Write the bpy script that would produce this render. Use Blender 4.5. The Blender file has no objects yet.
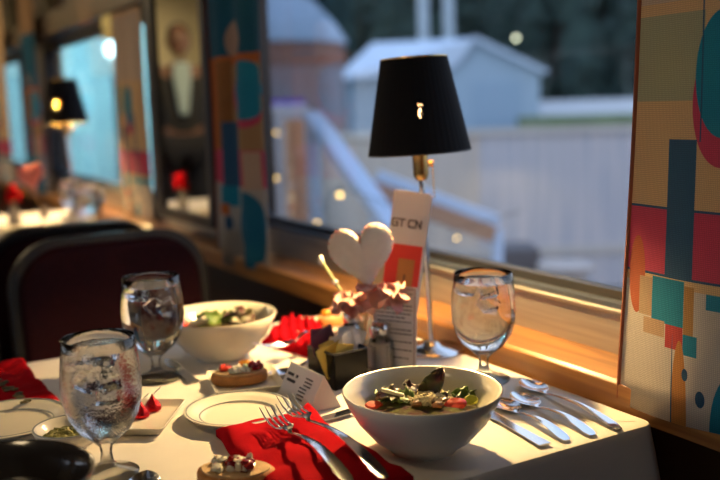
import bpy, math, random
from mathutils import Vector, Matrix, noise
random.seed(7)
PI = math.pi
SC = bpy.context.scene
COL = SC.collection

# ------------------------------------------------------------------ camera
F = 900.0
YAW, PITCH, ROLL = math.radians(30.3), math.radians(8.5), 0.03
CAM = Vector((0, 0, 1.15))
FW = Vector((math.sin(YAW)*math.cos(PITCH), math.cos(YAW)*math.cos(PITCH), -math.sin(PITCH)))
_r = Vector((math.cos(YAW), -math.sin(YAW), 0)); _u = _r.cross(FW)
RT = _r*math.cos(ROLL) - _u*math.sin(ROLL)
UP = _u*math.cos(ROLL) + _r*math.sin(ROLL)
cd = bpy.data.cameras.new('camera'); cam = bpy.data.objects.new('camera', cd); COL.objects.link(cam)
cam.matrix_world = Matrix(((RT.x, UP.x, -FW.x, CAM.x), (RT.y, UP.y, -FW.y, CAM.y), (RT.z, UP.z, -FW.z, CAM.z), (0, 0, 0, 1)))
cd.sensor_width = 36; cd.lens = 36*F/720; cd.clip_start = .02; cd.clip_end = 300
cd.dof.use_dof = True; cd.dof.focus_distance = 1.09; cd.dof.aperture_fstop = 2.6
SC.camera = cam

def ray(x, y): return FW + RT*((x-360)/F) + UP*((240-y)/F)
def T(x, y, z=.75):            # point of a survey sight line on the level z
    d = ray(x, y); return CAM + d*((z-CAM.z)/d.z)
def WX(x, y, X):               # point of a sight line on the vertical plane X
    d = ray(x, y); return CAM + d*((X-CAM.x)/d.x)
def D(x, y, dep): return CAM + ray(x, y)*dep

# ------------------------------------------------------------------ materials
def nt(name):
    m = bpy.data.materials.new(name); m.use_nodes = True
    return m, m.node_tree.nodes, m.node_tree.links, m.node_tree.nodes['Principled BSDF']
def mat(name, col, rough=.5, metal=0, var=0, vscale=30, bump=0, bscale=60, spec=None, trans=0, ior=None, emis=None, estr=0, stretch=None, sss=0, col2=None, coat=0):
    m, N, L, b = nt(name)
    b.inputs['Base Color'].default_value = (*col, 1)
    b.inputs['Roughness'].default_value = rough; b.inputs['Metallic'].default_value = metal
    if spec is not None: b.inputs['Specular IOR Level'].default_value = spec
    if trans: b.inputs['Transmission Weight'].default_value = trans
    if ior: b.inputs['IOR'].default_value = ior
    if coat: b.inputs['Coat Weight'].default_value = coat
    if sss:
        b.inputs['Subsurface Weight'].default_value = sss; b.inputs['Subsurface Radius'].default_value = (.01, .006, .004)
    if emis:
        b.inputs['Emission Color'].default_value = (*emis, 1); b.inputs['Emission Strength'].default_value = estr
    if var or bump or col2:
        tc = N.new('ShaderNodeTexCoord'); mp = N.new('ShaderNodeMapping'); L.new(tc.outputs['Object'], mp.inputs[0])
        if stretch: mp.inputs['Scale'].default_value = stretch
    if var or col2:
        n = N.new('ShaderNodeTexNoise'); n.inputs['Scale'].default_value = vscale; n.inputs['Detail'].default_value = 5
        L.new(mp.outputs[0], n.inputs[0])
        cr = N.new('ShaderNodeValToRGB'); L.new(n.outputs[0], cr.inputs[0])
        c2 = col2 or [c*(1-var) for c in col]
        cr.color_ramp.elements[0].position = .35; cr.color_ramp.elements[1].position = .65
        cr.color_ramp.elements[0].color = (*c2, 1); cr.color_ramp.elements[1].color = (*col, 1)
        L.new(cr.outputs[0], b.inputs['Base Color'])
    if bump:
        n2 = N.new('ShaderNodeTexNoise'); n2.inputs['Scale'].default_value = bscale; n2.inputs['Detail'].default_value = 4
        L.new(mp.outputs[0], n2.inputs[0])
        bp = N.new('ShaderNodeBump'); bp.inputs['Strength'].default_value = bump; bp.inputs['Distance'].default_value = .002
        L.new(n2.outputs[0], bp.inputs['Height']); L.new(bp.outputs[0], b.inputs['Normal'])
    return m

def glassmat(name, ior, rough=0, bump=0, bscale=300, col=(1, 1, 1)):
    m = bpy.data.materials.new(name); m.use_nodes = True; N = m.node_tree.nodes; L = m.node_tree.links; N.clear()
    o = N.new('ShaderNodeOutputMaterial'); g = N.new('ShaderNodeBsdfGlass'); g.inputs['IOR'].default_value = ior
    g.inputs['Roughness'].default_value = rough; g.inputs['Color'].default_value = (*col, 1); L.new(g.outputs[0], o.inputs[0])
    if bump:
        tc = N.new('ShaderNodeTexCoord'); v = N.new('ShaderNodeTexVoronoi'); v.inputs['Scale'].default_value = bscale
        n = N.new('ShaderNodeTexNoise'); n.inputs['Scale'].default_value = bscale*.25; n.inputs['Detail'].default_value = 6
        L.new(tc.outputs['Object'], v.inputs[0]); L.new(tc.outputs['Object'], n.inputs[0])
        mx = N.new('ShaderNodeMath'); mx.operation = 'ADD'; L.new(v.outputs[0], mx.inputs[0]); L.new(n.outputs[0], mx.inputs[1])
        bp = N.new('ShaderNodeBump'); bp.inputs['Strength'].default_value = bump; bp.inputs['Distance'].default_value = .0015
        L.new(mx.outputs[0], bp.inputs['Height']); L.new(bp.outputs[0], g.inputs['Normal'])
    return m

def thinglass(name, bump=0):
    m = bpy.data.materials.new(name); m.use_nodes = True; N = m.node_tree.nodes; L = m.node_tree.links; N.clear()
    o = N.new('ShaderNodeOutputMaterial'); t = N.new('ShaderNodeBsdfTransparent'); g = N.new('ShaderNodeBsdfGlossy'); g.inputs['Roughness'].default_value = .02
    lw = N.new('ShaderNodeLayerWeight'); lw.inputs['Blend'].default_value = .35
    cr = N.new('ShaderNodeValToRGB'); cr.color_ramp.elements[0].color = (.98, .985, .98, 1); cr.color_ramp.elements[1].color = (.80, .83, .84, 1); cr.color_ramp.elements[0].position = .45
    L.new(lw.outputs['Facing'], cr.inputs[0]); L.new(cr.outputs[0], t.inputs[0])
    x = N.new('ShaderNodeMixShader'); L.new(lw.outputs['Fresnel'], x.inputs[0]); L.new(t.outputs[0], x.inputs[1]); L.new(g.outputs[0], x.inputs[2]); L.new(x.outputs[0], o.inputs[0])
    if bump:
        tc = N.new('ShaderNodeTexCoord'); v = N.new('ShaderNodeTexVoronoi'); v.inputs['Scale'].default_value = 330
        L.new(tc.outputs['Object'], v.inputs[0]); bp = N.new('ShaderNodeBump'); bp.inputs['Strength'].default_value = bump; bp.inputs['Distance'].default_value = .001
        L.new(v.outputs[0], bp.inputs['Height']); L.new(bp.outputs[0], g.inputs['Normal']); L.new(bp.outputs[0], lw.inputs['Normal'])
    return m

def panemat():
    m = bpy.data.materials.new('window glass'); m.use_nodes = True; N = m.node_tree.nodes; L = m.node_tree.links; N.clear()
    o = N.new('ShaderNodeOutputMaterial'); t = N.new('ShaderNodeBsdfTransparent'); g = N.new('ShaderNodeBsdfGlossy'); g.inputs['Roughness'].default_value = .02
    t.inputs['Color'].default_value = (.93, .96, .98, 1)
    f = N.new('ShaderNodeLayerWeight'); f.inputs['Blend'].default_value = .12
    mp = N.new('ShaderNodeMath'); mp.operation = 'MULTIPLY'; mp.inputs[1].default_value = .55; L.new(f.outputs['Fresnel'], mp.inputs[0])
    x = N.new('ShaderNodeMixShader'); L.new(mp.outputs[0], x.inputs[0]); L.new(t.outputs[0], x.inputs[1]); L.new(g.outputs[0], x.inputs[2]); 
    dfu = N.new('ShaderNodeBsdfDiffuse'); dfu.inputs[0].default_value = (.75, .8, .85, 1)      # film of dust on the outside
    nz = N.new('ShaderNodeTexNoise'); nz.inputs['Scale'].default_value = 5; nz.inputs['Detail'].default_value = 5
    mr = N.new('ShaderNodeMapRange'); mr.inputs[3].default_value = .0; mr.inputs[4].default_value = .006; L.new(nz.outputs[0], mr.inputs[0])
    y = N.new('ShaderNodeMixShader'); L.new(mr.outputs[0], y.inputs[0]); L.new(x.outputs[0], y.inputs[1]); L.new(dfu.outputs[0], y.inputs[2]); L.new(y.outputs[0], o.inputs[0])
    return m

def emit(name, col, s):
    m = bpy.data.materials.new(name); m.use_nodes = True; N = m.node_tree.nodes; N.clear()
    o = N.new('ShaderNodeOutputMaterial'); e = N.new('ShaderNodeEmission'); e.inputs[0].default_value = (*col, 1); e.inputs[1].default_value = s
    m.node_tree.links.new(e.outputs[0], o.inputs[0]); return m

def wood(name, c1, c2, sc=(60, 3, 60), rough=.35, axis=None, coat=.3):
    m, N, L, b = nt(name)
    tc = N.new('ShaderNodeTexCoord'); mp = N.new('ShaderNodeMapping'); mp.inputs['Scale'].default_value = sc; L.new(tc.outputs['Object'], mp.inputs[0])
    n = N.new('ShaderNodeTexNoise'); n.inputs['Scale'].default_value = 1; n.inputs['Detail'].default_value = 6; n.inputs['Distortion'].default_value = .6; L.new(mp.outputs[0], n.inputs[0])
    cr = N.new('ShaderNodeValToRGB'); cr.color_ramp.elements[0].position = .35; cr.color_ramp.elements[1].position = .68
    cr.color_ramp.elements[0].color = (*c1, 1); cr.color_ramp.elements[1].color = (*c2, 1)
    L.new(n.outputs[0], cr.inputs[0]); L.new(cr.outputs[0], b.inputs['Base Color']); b.inputs['Roughness'].default_value = rough
    b.inputs['Coat Weight'].default_value = coat; b.inputs['Coat Roughness'].default_value = .25
    return m

def gap(m):
    N = m.node_tree.nodes; L = m.node_tree.links; b = N['Principled BSDF']; out = N['Material Output']
    tc = N.new('ShaderNodeTexCoord'); s = N.new('ShaderNodeSeparateXYZ'); L.new(tc.outputs['Object'], s.inputs[0])
    def mth(op, a, bb, c=None):
        n = N.new('ShaderNodeMath'); n.operation = op
        for i, v in enumerate((a, bb, c)):
            if v is None: continue
            if isinstance(v, (int, float)): n.inputs[i].default_value = v
            else: L.new(v, n.inputs[i])
        return n.outputs[0]
    rx, ry = .82, -.57; fx, fy = -.57, -.82
    q = mth('ADD', mth('MULTIPLY', s.outputs[0], rx), mth('MULTIPLY', s.outputs[1], ry))
    d = mth('ADD', mth('MULTIPLY', s.outputs[0], fx), mth('MULTIPLY', s.outputs[1], fy))
    nz = N.new('ShaderNodeTexNoise'); nz.inputs['Scale'].default_value = 260; L.new(tc.outputs['Object'], nz.inputs[0])
    f = mth('MULTIPLY', mth('COMPARE', q, -.012, .0036), mth('GREATER_THAN', d, 0)); f = mth('MULTIPLY', f, mth('COMPARE', s.outputs[2], .390, .011)); f = mth('MULTIPLY', f, mth('GREATER_THAN', nz.outputs[0], .5))
    t = N.new('ShaderNodeBsdfTransparent'); x = N.new('ShaderNodeMixShader'); L.new(f, x.inputs[0]); L.new(b.outputs[0], x.inputs[1]); L.new(t.outputs[0], x.inputs[2]); L.new(x.outputs[0], out.inputs[0])

def pattern(name, base, shapes, rough=.85, weave=True, trans=.0):
    """woven printed cloth: shapes are (kind, cy, cz, hy, hz, colour) in object metres"""
    m, N, L, b = nt(name)
    tc = N.new('ShaderNodeTexCoord'); s = N.new('ShaderNodeSeparateXYZ'); L.new(tc.outputs['Object'], s.inputs[0])
    prev = None; pc = (*base, 1)
    def mth(op, a, bb, c=None):
        n = N.new('ShaderNodeMath'); n.operation = op
        for i, v in enumerate((a, bb, c)):
            if v is None: continue
            if isinstance(v, (int, float)): n.inputs[i].default_value = v
            else: L.new(v, n.inputs[i])
        return n.outputs[0]
    for sh in shapes:
        k, cy, cz, hy, hz, col = sh
        if k == 'r':
            f = mth('MULTIPLY', mth('COMPARE', s.outputs[1], cy, hy), mth('COMPARE', s.outputs[2], cz, hz))
        else:
            a = mth('DIVIDE', mth('SUBTRACT', s.outputs[1], cy), hy); c = mth('DIVIDE', mth('SUBTRACT', s.outputs[2], cz), hz)
            f = mth('LESS_THAN', mth('ADD', mth('MULTIPLY', a, a), mth('MULTIPLY', c, c)), 1.0)
        mx = N.new('ShaderNodeMix'); mx.data_type = 'RGBA'; L.new(f, mx.inputs[0])
        if prev is None: mx.inputs[6].default_value = pc
        else: L.new(prev, mx.inputs[6])
        mx.inputs[7].default_value = (*col, 1); prev = mx.outputs[2]
    # weave: two crossed waves
    w1 = N.new('ShaderNodeTexWave'); w1.bands_direction = 'Z'; w1.inputs['Scale'].default_value = 135; w1.inputs['Distortion'].default_value = 1.5; w1.inputs['Detail'].default_value = 2; w1.inputs['Detail Scale'].default_value = 1
    w2 = N.new('ShaderNodeTexWave'); w2.bands_direction = 'Y'; w2.inputs['Scale'].default_value = 135; w2.inputs['Distortion'].default_value = 1.5; w2.inputs['Detail'].default_value = 2
    L.new(tc.outputs['Object'], w1.inputs[0]); L.new(tc.outputs['Object'], w2.inputs[0])
    w = mth('MULTIPLY', w1.outputs[1], w2.outputs[1])
    g = mth('MULTIPLY_ADD', w, .55, .80)
    mx = N.new('ShaderNodeMix'); mx.data_type = 'RGBA'; mx.blend_type = 'MULTIPLY'; mx.inputs[0].default_value = 1
    L.new(prev, mx.inputs[6]); cb = N.new('ShaderNodeCombineXYZ')
    for i in range(3): L.new(g, cb.inputs[i])
    L.new(cb.outputs[0], mx.inputs[7]); L.new(mx.outputs[2], b.inputs['Base Color'])
    bp = N.new('ShaderNodeBump'); bp.inputs['Strength'].default_value = .5; bp.inputs['Distance'].default_value = .001; L.new(w, bp.inputs['Height']); L.new(bp.outputs[0], b.inputs['Normal'])
    b.inputs['Roughness'].default_value = rough; b.inputs['Specular IOR Level'].default_value = .25
    return m

# ------------------------------------------------------------------ mesh building
class MB:
    def __init__(s): s.v = []; s.f = []
    def add(s, vs, fs, M=None):
        o = len(s.v); s.v += [(M @ Vector(v)) if M else Vector(v) for v in vs]; s.f += [tuple(i+o for i in f) for f in fs]; return s
    def box(s, x0, x1, y0, y1, z0, z1, M=None):
        v = [(x, y, z) for z in (z0, z1) for y in (y0, y1) for x in (x0, x1)]
        return s.add(v, [(0, 2, 3, 1), (4, 5, 7, 6), (0, 1, 5, 4), (2, 6, 7, 3), (0, 4, 6, 2), (1, 3, 7, 5)], M)
    def lathe(s, prof, n=48, M=None, cap=True, wob=None):
        v = []; f = []
        for i, (r, z) in enumerate(prof):
            for k in range(n):
                a = 2*PI*k/n; rr = r*(wob(a, i) if wob else 1)
                v.append((rr*math.cos(a), rr*math.sin(a), z))
        for i in range(len(prof)-1):
            for k in range(n):
                k2 = (k+1) % n; f.append((i*n+k, i*n+k2, (i+1)*n+k2, (i+1)*n+k))
        if cap:
            if prof[0][0] > 1e-6: f.append(tuple(range(n-1, -1, -1)))
            if prof[-1][0] > 1e-6: f.append(tuple((len(prof)-1)*n+k for k in range(n)))
        return s.add(v, f, M)
    def tube(s, pts, r, n=10, M=None, cap=True):
        pts = [Vector(p) for p in pts]; rs = r if isinstance(r, (list, tuple)) else [r]*len(pts)
        v = []; f = []; t = (pts[1]-pts[0]).normalized()
        a = t.orthogonal().normalized()
        for i, p in enumerate(pts):
            t2 = (pts[min(i+1, len(pts)-1)]-pts[max(i-1, 0)]).normalized()
            a = (a - t2*a.dot(t2)).normalized(); b = t2.cross(a)
            for k in range(n):
                an = 2*PI*k/n; v.append(p + (a*math.cos(an)+b*math.sin(an))*rs[i])
        for i in range(len(pts)-1):
            for k in range(n):
                k2 = (k+1) % n; f.append((i*n+k, i*n+k2, (i+1)*n+k2, (i+1)*n+k))
        if cap: f.append(tuple(range(n-1, -1, -1))); f.append(tuple((len(pts)-1)*n+k for k in range(n)))
        return s.add(v, f, M)
    def prism(s, poly, h0, h1, M=None):     # polygon in XY, extruded in Z
        n = len(poly); v = [(x, y, h0) for x, y in poly]+[(x, y, h1) for x, y in poly]
        f = [tuple(range(n-1, -1, -1)), tuple(range(n, 2*n))]+[(k, (k+1) % n, (k+1) % n+n, k+n) for k in range(n)]
        return s.add(v, f, M)
    def ring(s, inner, outer, h0, h1, M=None):
        n = len(inner); v = [(x, y, h) for h in (h0, h1) for P in (inner, outer) for x, y in P]
        f = []
        for k in range(n):
            j = (k+1) % n; f += [(k, j, n+j, n+k), (2*n+k, 3*n+k, 3*n+j, 2*n+j), (k, 2*n+k, 2*n+j, j), (n+k, n+j, 3*n+j, 3*n+k)]
        return s.add(v, f, M)
    def blob(s, c, rad, n=10, amp=.2, fr=1.5, seed=0, M=None):
        v = []; f = []; c = Vector(c); m = n//2+1
        R = Vector(rad) if not isinstance(rad, (int, float)) else Vector((rad,)*3)
        v.append((0, 0, -1))
        for i in range(1, m):
            th = PI*i/m
            for k in range(n): v.append((math.sin(th)*math.cos(2*PI*k/n), math.sin(th)*math.sin(2*PI*k/n), -math.cos(th)))
        v.append((0, 0, 1))
        w = []
        for p in v:
            p = Vector(p); q = 1+amp*noise.noise(p*fr+Vector((seed*7.3, seed*3.1, seed))); w.append(c+Vector((p.x*R.x*q, p.y*R.y*q, p.z*R.z*q)))
        for k in range(n): f.append((0, 1+(k+1) % n, 1+k))
        for i in range(m-2):
            for k in range(n):
                k2 = (k+1) % n; a = 1+i*n; f.append((a+k, a+k2, a+n+k2, a+n+k))
        a = 1+(m-2)*n; e = len(v)-1
        for k in range(n): f.append((a+k, a+(k+1) % n, e))
        return s.add(w, f, M)
    def ribbon(s, rows, th, nx=8, M=None):  # rows: (y, halfwidth, z, dip)
        v = []; f = []; n = nx+1; R = len(rows)
        for side in (0, 1):
            for (y, w, z, d) in rows:
                for i in range(n):
                    q = -1+2*i/nx; edge = 1-abs(q)**6*.5
                    v.append((q*w, y, z - d*(1-q*q) - (th*edge if side == 0 else 0)))
        o = R*n
        for j in range(R-1):
            for i in range(nx):
                f.append((j*n+i, j*n+i+1, (j+1)*n+i+1, (j+1)*n+i)[::-1]); f.append((o+j*n+i, o+j*n+i+1, o+(j+1)*n+i+1, o+(j+1)*n+i))
            for i in (0, nx):
                q = (j*n+i, o+j*n+i, o+(j+1)*n+i, (j+1)*n+i); f.append(q if i == 0 else q[::-1])
        for j in (0, R-1):
            for i in range(nx):
                q = (j*n+i, j*n+i+1, o+j*n+i+1, o+j*n+i); f.append(q if j == 0 else q[::-1])
        return s.add(v, f, M)
    def build(s, name, m, parent=None, smooth=True, bevel=0, ang=40, subsurf=0, origin=None):
        me = bpy.data.meshes.new(name)
        vs = [v-origin for v in s.v] if origin else s.v
        me.from_pydata([tuple(v) for v in vs], [], s.f); me.validate()
        import bmesh
        bm = bmesh.new(); bm.from_mesh(me); bmesh.ops.recalc_face_normals(bm, faces=bm.faces)
        if smooth:
            for fa in bm.faces: fa.smooth = True
            for e in bm.edges:
                if len(e.link_faces) == 2 and e.calc_face_angle(0) > math.radians(ang): e.smooth = False
        bm.to_mesh(me); bm.free()
        for mm in (m if isinstance(m, list) else [m]): me.materials.append(mm)
        o = bpy.data.objects.new(name, me); COL.objects.link(o)
        if origin: o.location = origin
        if parent: o.parent = parent
        if bevel:
            b = o.modifiers.new('bevel', 'BEVEL'); b.width = bevel; b.segments = 2; b.limit_method = 'ANGLE'; b.angle_limit = math.radians(40)
        if subsurf:
            b = o.modifiers.new('subsurf', 'SUBSURF'); b.levels = subsurf; b.render_levels = subsurf
        return o

def tag(o, label=None, cat=None, group=None, kind=None):
    if label: o['label'] = label
    if cat: o['category'] = cat
    if group: o['group'] = group
    if kind: o['kind'] = kind
    return o
def thing(name, loc, label, cat, rz=0, group=None):
    o = bpy.data.objects.new(name, None); COL.objects.link(o); o.location = loc; o.rotation_euler = (0, 0, rz); o.empty_display_size = .05
    return tag(o, label, cat, group)
def kids(o): return [c for c in bpy.data.objects if c.parent == o]
def copy_tree(o, parent=None, loc=None, label=None, rz=None):
    c = o.copy(); COL.objects.link(c)
    if parent: c.parent = parent
    if loc is not None: c.location = loc
    if rz is not None: c.rotation_euler.z = rz
    if label: c['label'] = label
    for k in kids(o): copy_tree(k, c)
    return c
def struct(o): o['kind'] = 'structure'; return o
def rrect(x0, x1, y0, y1, r, n=6):
    P = []
    for cx, cy, a0 in ((x1-r, y1-r, 0), (x0+r, y1-r, PI/2), (x0+r, y0+r, PI), (x1-r, y0+r, 1.5*PI)):
        for i in range(n+1): a = a0+PI/2*i/n; P.append((cx+r*math.cos(a), cy+r*math.sin(a)))
    return P
YZ = lambda X=0: Matrix(((0, 0, 1, X), (1, 0, 0, 0), (0, 1, 0, 0), (0, 0, 0, 1)))   # local (x,y,z) -> world (X+z, x, y)
def align(p, q, up=(0, 0, 1)):       # local +Y runs from p to q
    p = Vector(p); q = Vector(q); y = (q-p).normalized(); x = y.cross(Vector(up)).normalized(); z = x.cross(y)
    return Matrix(((x.x, y.x, z.x, p.x), (x.y, y.y, z.y, p.y), (x.z, y.z, z.z, p.z), (0, 0, 0, 1)))

M = dict(
 linen=mat('white linen', (.80, .76, .70), .8, var=.06, vscale=12, bump=.25, bscale=25, spec=.2),
 china=mat('cream china', (.80, .75, .63), .18, spec=.5, sss=0),
 band=mat('blue grey rim band', (.30, .33, .33), .2),
 red=mat('red napkin cloth', (.40, .004, .010), .95, var=.25, vscale=20, bump=.3, bscale=400, spec=.03),
 steel=mat('polished steel', (.78, .78, .8), .12, 1),
 chrome=mat('chrome', (.7, .7, .7), .15, 1),
 maroon=mat('maroon chair fabric', (.028, .0015, .004), .8, var=.3, vscale=120, bump=.3, bscale=400, spec=.2),
 black=mat('black satin', (.012, .011, .012), .45),
 shade=mat('black pleated fabric', (.006, .006, .008), .8, spec=.15),
 gold=mat('gold lining', (.9, .6, .22), .35, .8),
 brass=mat('brass', (.6, .42, .16), .25, 1),
 sill=wood('oak sill', (.22, .085, .02), (.50, .23, .06)),
 panel=wood('dark walnut panel', (.030, .012, .006), (.065, .028, .012), (30, 2, 3), .35),
 metal=mat('brushed aluminium', (.42, .40, .37), .4, .7, var=.2, vscale=40, stretch=(1, .1, 4)),
 frame=mat('dark window frame', (.06, .075, .1), .35, .4),
 rubber=mat('black rubber gasket', (.01, .01, .012), .5),
 glass=glassmat('clear glass', 1.5), thin=thinglass('clear foot glass'),
 glassdew=glassmat('glass beaded with condensation', 1.5, 0, .10, 300),
 water=glassmat('water', 1.333), ice=glassmat('ice', 1.07, .02, .8, 160, (.97, .98, 1)), wetwater=glassmat('water behind dewy glass', 1.333, 0, .22, 260),
 felt=mat('cream felt', (.82, .76, .68), .9, var=.08, vscale=60, bump=.4, bscale=700, sss=.1),
 stitch=mat('red stitching', (.6, .18, .12), .8),
 pink=mat('pink tissue', (.82, .42, .36), .8, var=.2, vscale=40, sss=.2),
 green=mat('pale green stem', (.40, .42, .20), .5),
 paper=mat('white paper', (.80, .77, .74), .6, var=.03),
 ink=mat('dark ink', (.03, .025, .03), .7), redink=mat('red print', (.65, .03, .02), .5),
 maroonink=mat('maroon border print', (.25, .05, .06), .6), tanink=mat('orange brown print', (.42, .17, .04), .6),
 salt=mat('salt grains', (.86, .82, .78), .9, bump=.5, bscale=900),
 pepper=mat('ground pepper', (.05, .035, .025), .9, bump=.5, bscale=900),
 bread=mat('toasted bread crust', (.62, .27, .07), .7, var=.35, vscale=45, bump=.6, bscale=150),
 crumb=mat('soft bread crumb', (.75, .50, .25), .85, var=.3, vscale=60, bump=.8, bscale=220),
 cheese=mat('white cheese', (.82, .76, .60), .6, var=.12, vscale=80, sss=.2),
 berry=mat('red cranberry topping', (.32, .012, .012), .22, var=.4, vscale=90),
 tomato=mat('red strawberry flesh', (.72, .06, .03), .3, var=.25, vscale=60, sss=.1),
 orange=mat('orange slice', (.85, .36, .03), .35, var=.25, vscale=60, sss=.1),
 leafg=mat('green lettuce', (.13, .22, .03), .5, var=.5, vscale=50), leafp=mat('purple lettuce', (.08, .02, .025), .45, col2=(.09, .10, .03), vscale=60),
 nut=mat('candied nut', (.22, .08, .02), .4, var=.4, vscale=120),
 relish=mat('green relish', (.28, .27, .06), .45, var=.45, vscale=160, bump=1, bscale=400),
 foil=mat('red foil', (.55, .01, .015), .22, .75, bump=.8, bscale=220), silver=mat('silver tissue', (.75, .75, .75), .3, .8),
 yellow=mat('yellow sweetener packet', (.75, .55, .12), .5, var=.15), packet=mat('white sugar packet', (.75, .72, .7), .4),
 purple=mat('dark plum packet', (.14, .05, .09), .45),
 smoke=mat('smoked acrylic', (.002, .002, .003), .25, spec=.15),
 jar=mat('frosted jar glass', (.55, .5, .42), .25, trans=.6, ior=1.45),
 skin=mat('skin', (.32, .17, .11), .5, sss=.05), jacket=mat('charcoal jacket', (.035, .035, .035), .8), shirt=mat('pale blue shirt', (.55, .72, .72), .7),
 hair=mat('short dark hair', (.02, .015, .012), .7), trouser=mat('dark trousers', (.02, .02, .025), .8),
 cream=mat('cream painted wall', (.80, .72, .46), .6), ceil=mat('ceiling panel', (.35, .30, .22), .6),
 carpet=mat('dark carpet', (.06, .015, .015), .95, var=.4, vscale=90),
 mirror=mat('mirror glass', (.85, .87, .85), .01, 1),
)
PANE = panemat(); gap(M['shade']); gap(M['gold'])

# ------------------------------------------------------------------ the car: shell and windows
PERIOD = 2.39
WINS = [(-1.90, -.34), (.49, WX(271, 110, .975).y+.115), (2.90, 4.62), (5.29, 6.835)]
ZB, ZT = .86, 1.475
Y0, Y1 = -2.6, 8.4
def side_wall(name, X0, X1, wins):
    b = MB()
    b.box(X0, X1, Y0, Y1, -.05, ZB-.02); b.box(X0, X1, Y0, Y1, ZT+.02, 2.4)
    e = [Y0] + [q for w in wins for q in (w[0]-.02, w[1]+.02)] + [Y1]
    for i in range(0, len(e), 2): b.box(X0, X1, e[i], e[i+1], ZB-.02, ZT+.02)
    return struct(b.build(name, M['panel'], smooth=False))
side_wall('wall_right', .955, 1.04, WINS)
side_wall('wall_left', -2.0, -1.92, WINS)
struct(MB().box(-2, 1.04, Y0, Y1, -.1, 0).build('floor', M['carpet'], smooth=False))
struct(MB().box(-2, 1.04, Y0, Y1, 2.35, 2.45).build('ceiling', M['ceil'], smooth=False))
b = MB().box(-2, 1.04, Y1, Y1+.08, 0, 1.5); bw = struct(b.build('wall_far', M['panel'], smooth=False))
b = MB().box(-2, 1.04, Y1-.01, Y1+.08, 1.5, 2.4); bw2 = struct(b.build('wall_far_upper', M['cream'], smooth=False)); bw2.name = 'trim_1'
struct(MB().box(-2, 1.04, Y0-.08, Y0, 0, 2.4).build('wall_near', M['panel'], smooth=False))
n = 0
for (X, sgn) in ((.975, 1), (-1.94, -1)):
    for (a, c) in WINS:
        n += 1
        g = MB().prism(rrect(a+.006, c-.006, ZB+.004, ZT-.004, .06), X+.004*sgn, X+.010*sgn, YZ())
        w = struct(g.build('window_%d' % n, PANE, smooth=False))
        i_ = rrect(a+.022, c-.022, ZB+.012, ZT-.02, .06); o_ = rrect(a, c, ZB-.001, ZT+.001, .012)
        struct(MB().ring(i_, o_, X-.006, X+.018, YZ()).build('window_gasket', M['rubber'], w))
        o2 = rrect(a-.03, c+.03, ZB-.016, ZT+.03, .02); i2 = rrect(a, c, ZB-.001, ZT+.001, .012)
        struct(MB().ring(i2, o2, X-.026 if sgn > 0 else X+.002, X-.002 if sgn > 0 else X+.026, YZ()).build('window_frame', M['frame'], w))
# right wall sill: stepped aluminium ledge over an oak shelf, running the length of the car
s = [(.953, .782), (.953, .842), (.945, .845), (.945, .850), (.968, .858), (.968, .782)]
XZ = Matrix(((1, 0, 0, 0), (0, 0, 1, 0), (0, 1, 0, 0), (0, 0, 0, 1)))
struct(MB().prism(s, Y0, Y1, XZ).build('trim_2', M['metal'], smooth=False, bevel=.0015))
s = [(.860, .737), (.860, .779), (.866, .783), (.954, .783), (.954, .737)]
struct(MB().prism(s, Y0, Y1, XZ).build('trim_3', M['sill'], smooth=False, bevel=.002))
# pale edge trims beside the windows and dark valance above
for k, (a, c) in enumerate(WINS[1:3]):
    struct(MB().box(.945, .956, c+.031, c+.045, ZB, ZT+.2).build('trim_%d' % (4+k), M['metal'], smooth=False, bevel=.003))
struct(MB().box(.90, .956, Y0, Y1, 1.50, 1.60).build('trim_6', M['panel'], smooth=False, bevel=.004))

# pier mirror between the windows
mr = thing('wall_mirror', (.95, 2.53, .84), 'tall framed mirror on the pier between windows, reflecting a standing man', 'mirror')
ih, oh = rrect(2.30, 2.69, .86, 1.80, .01), rrect(2.275, 2.765, .83, 1.83, .015)
MIRZ = 1
MB().prism(rrect(2.275, 2.695, .855, 1.805, .01), .880, .885, YZ()).build('mirror_glass', M['mirror'], mr, smooth=False)
MB().ring(ih, oh, .872, .955, YZ()).build('mirror_frame', M['black'], mr)
for k in kids(mr): k.location = -mr.location

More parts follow.
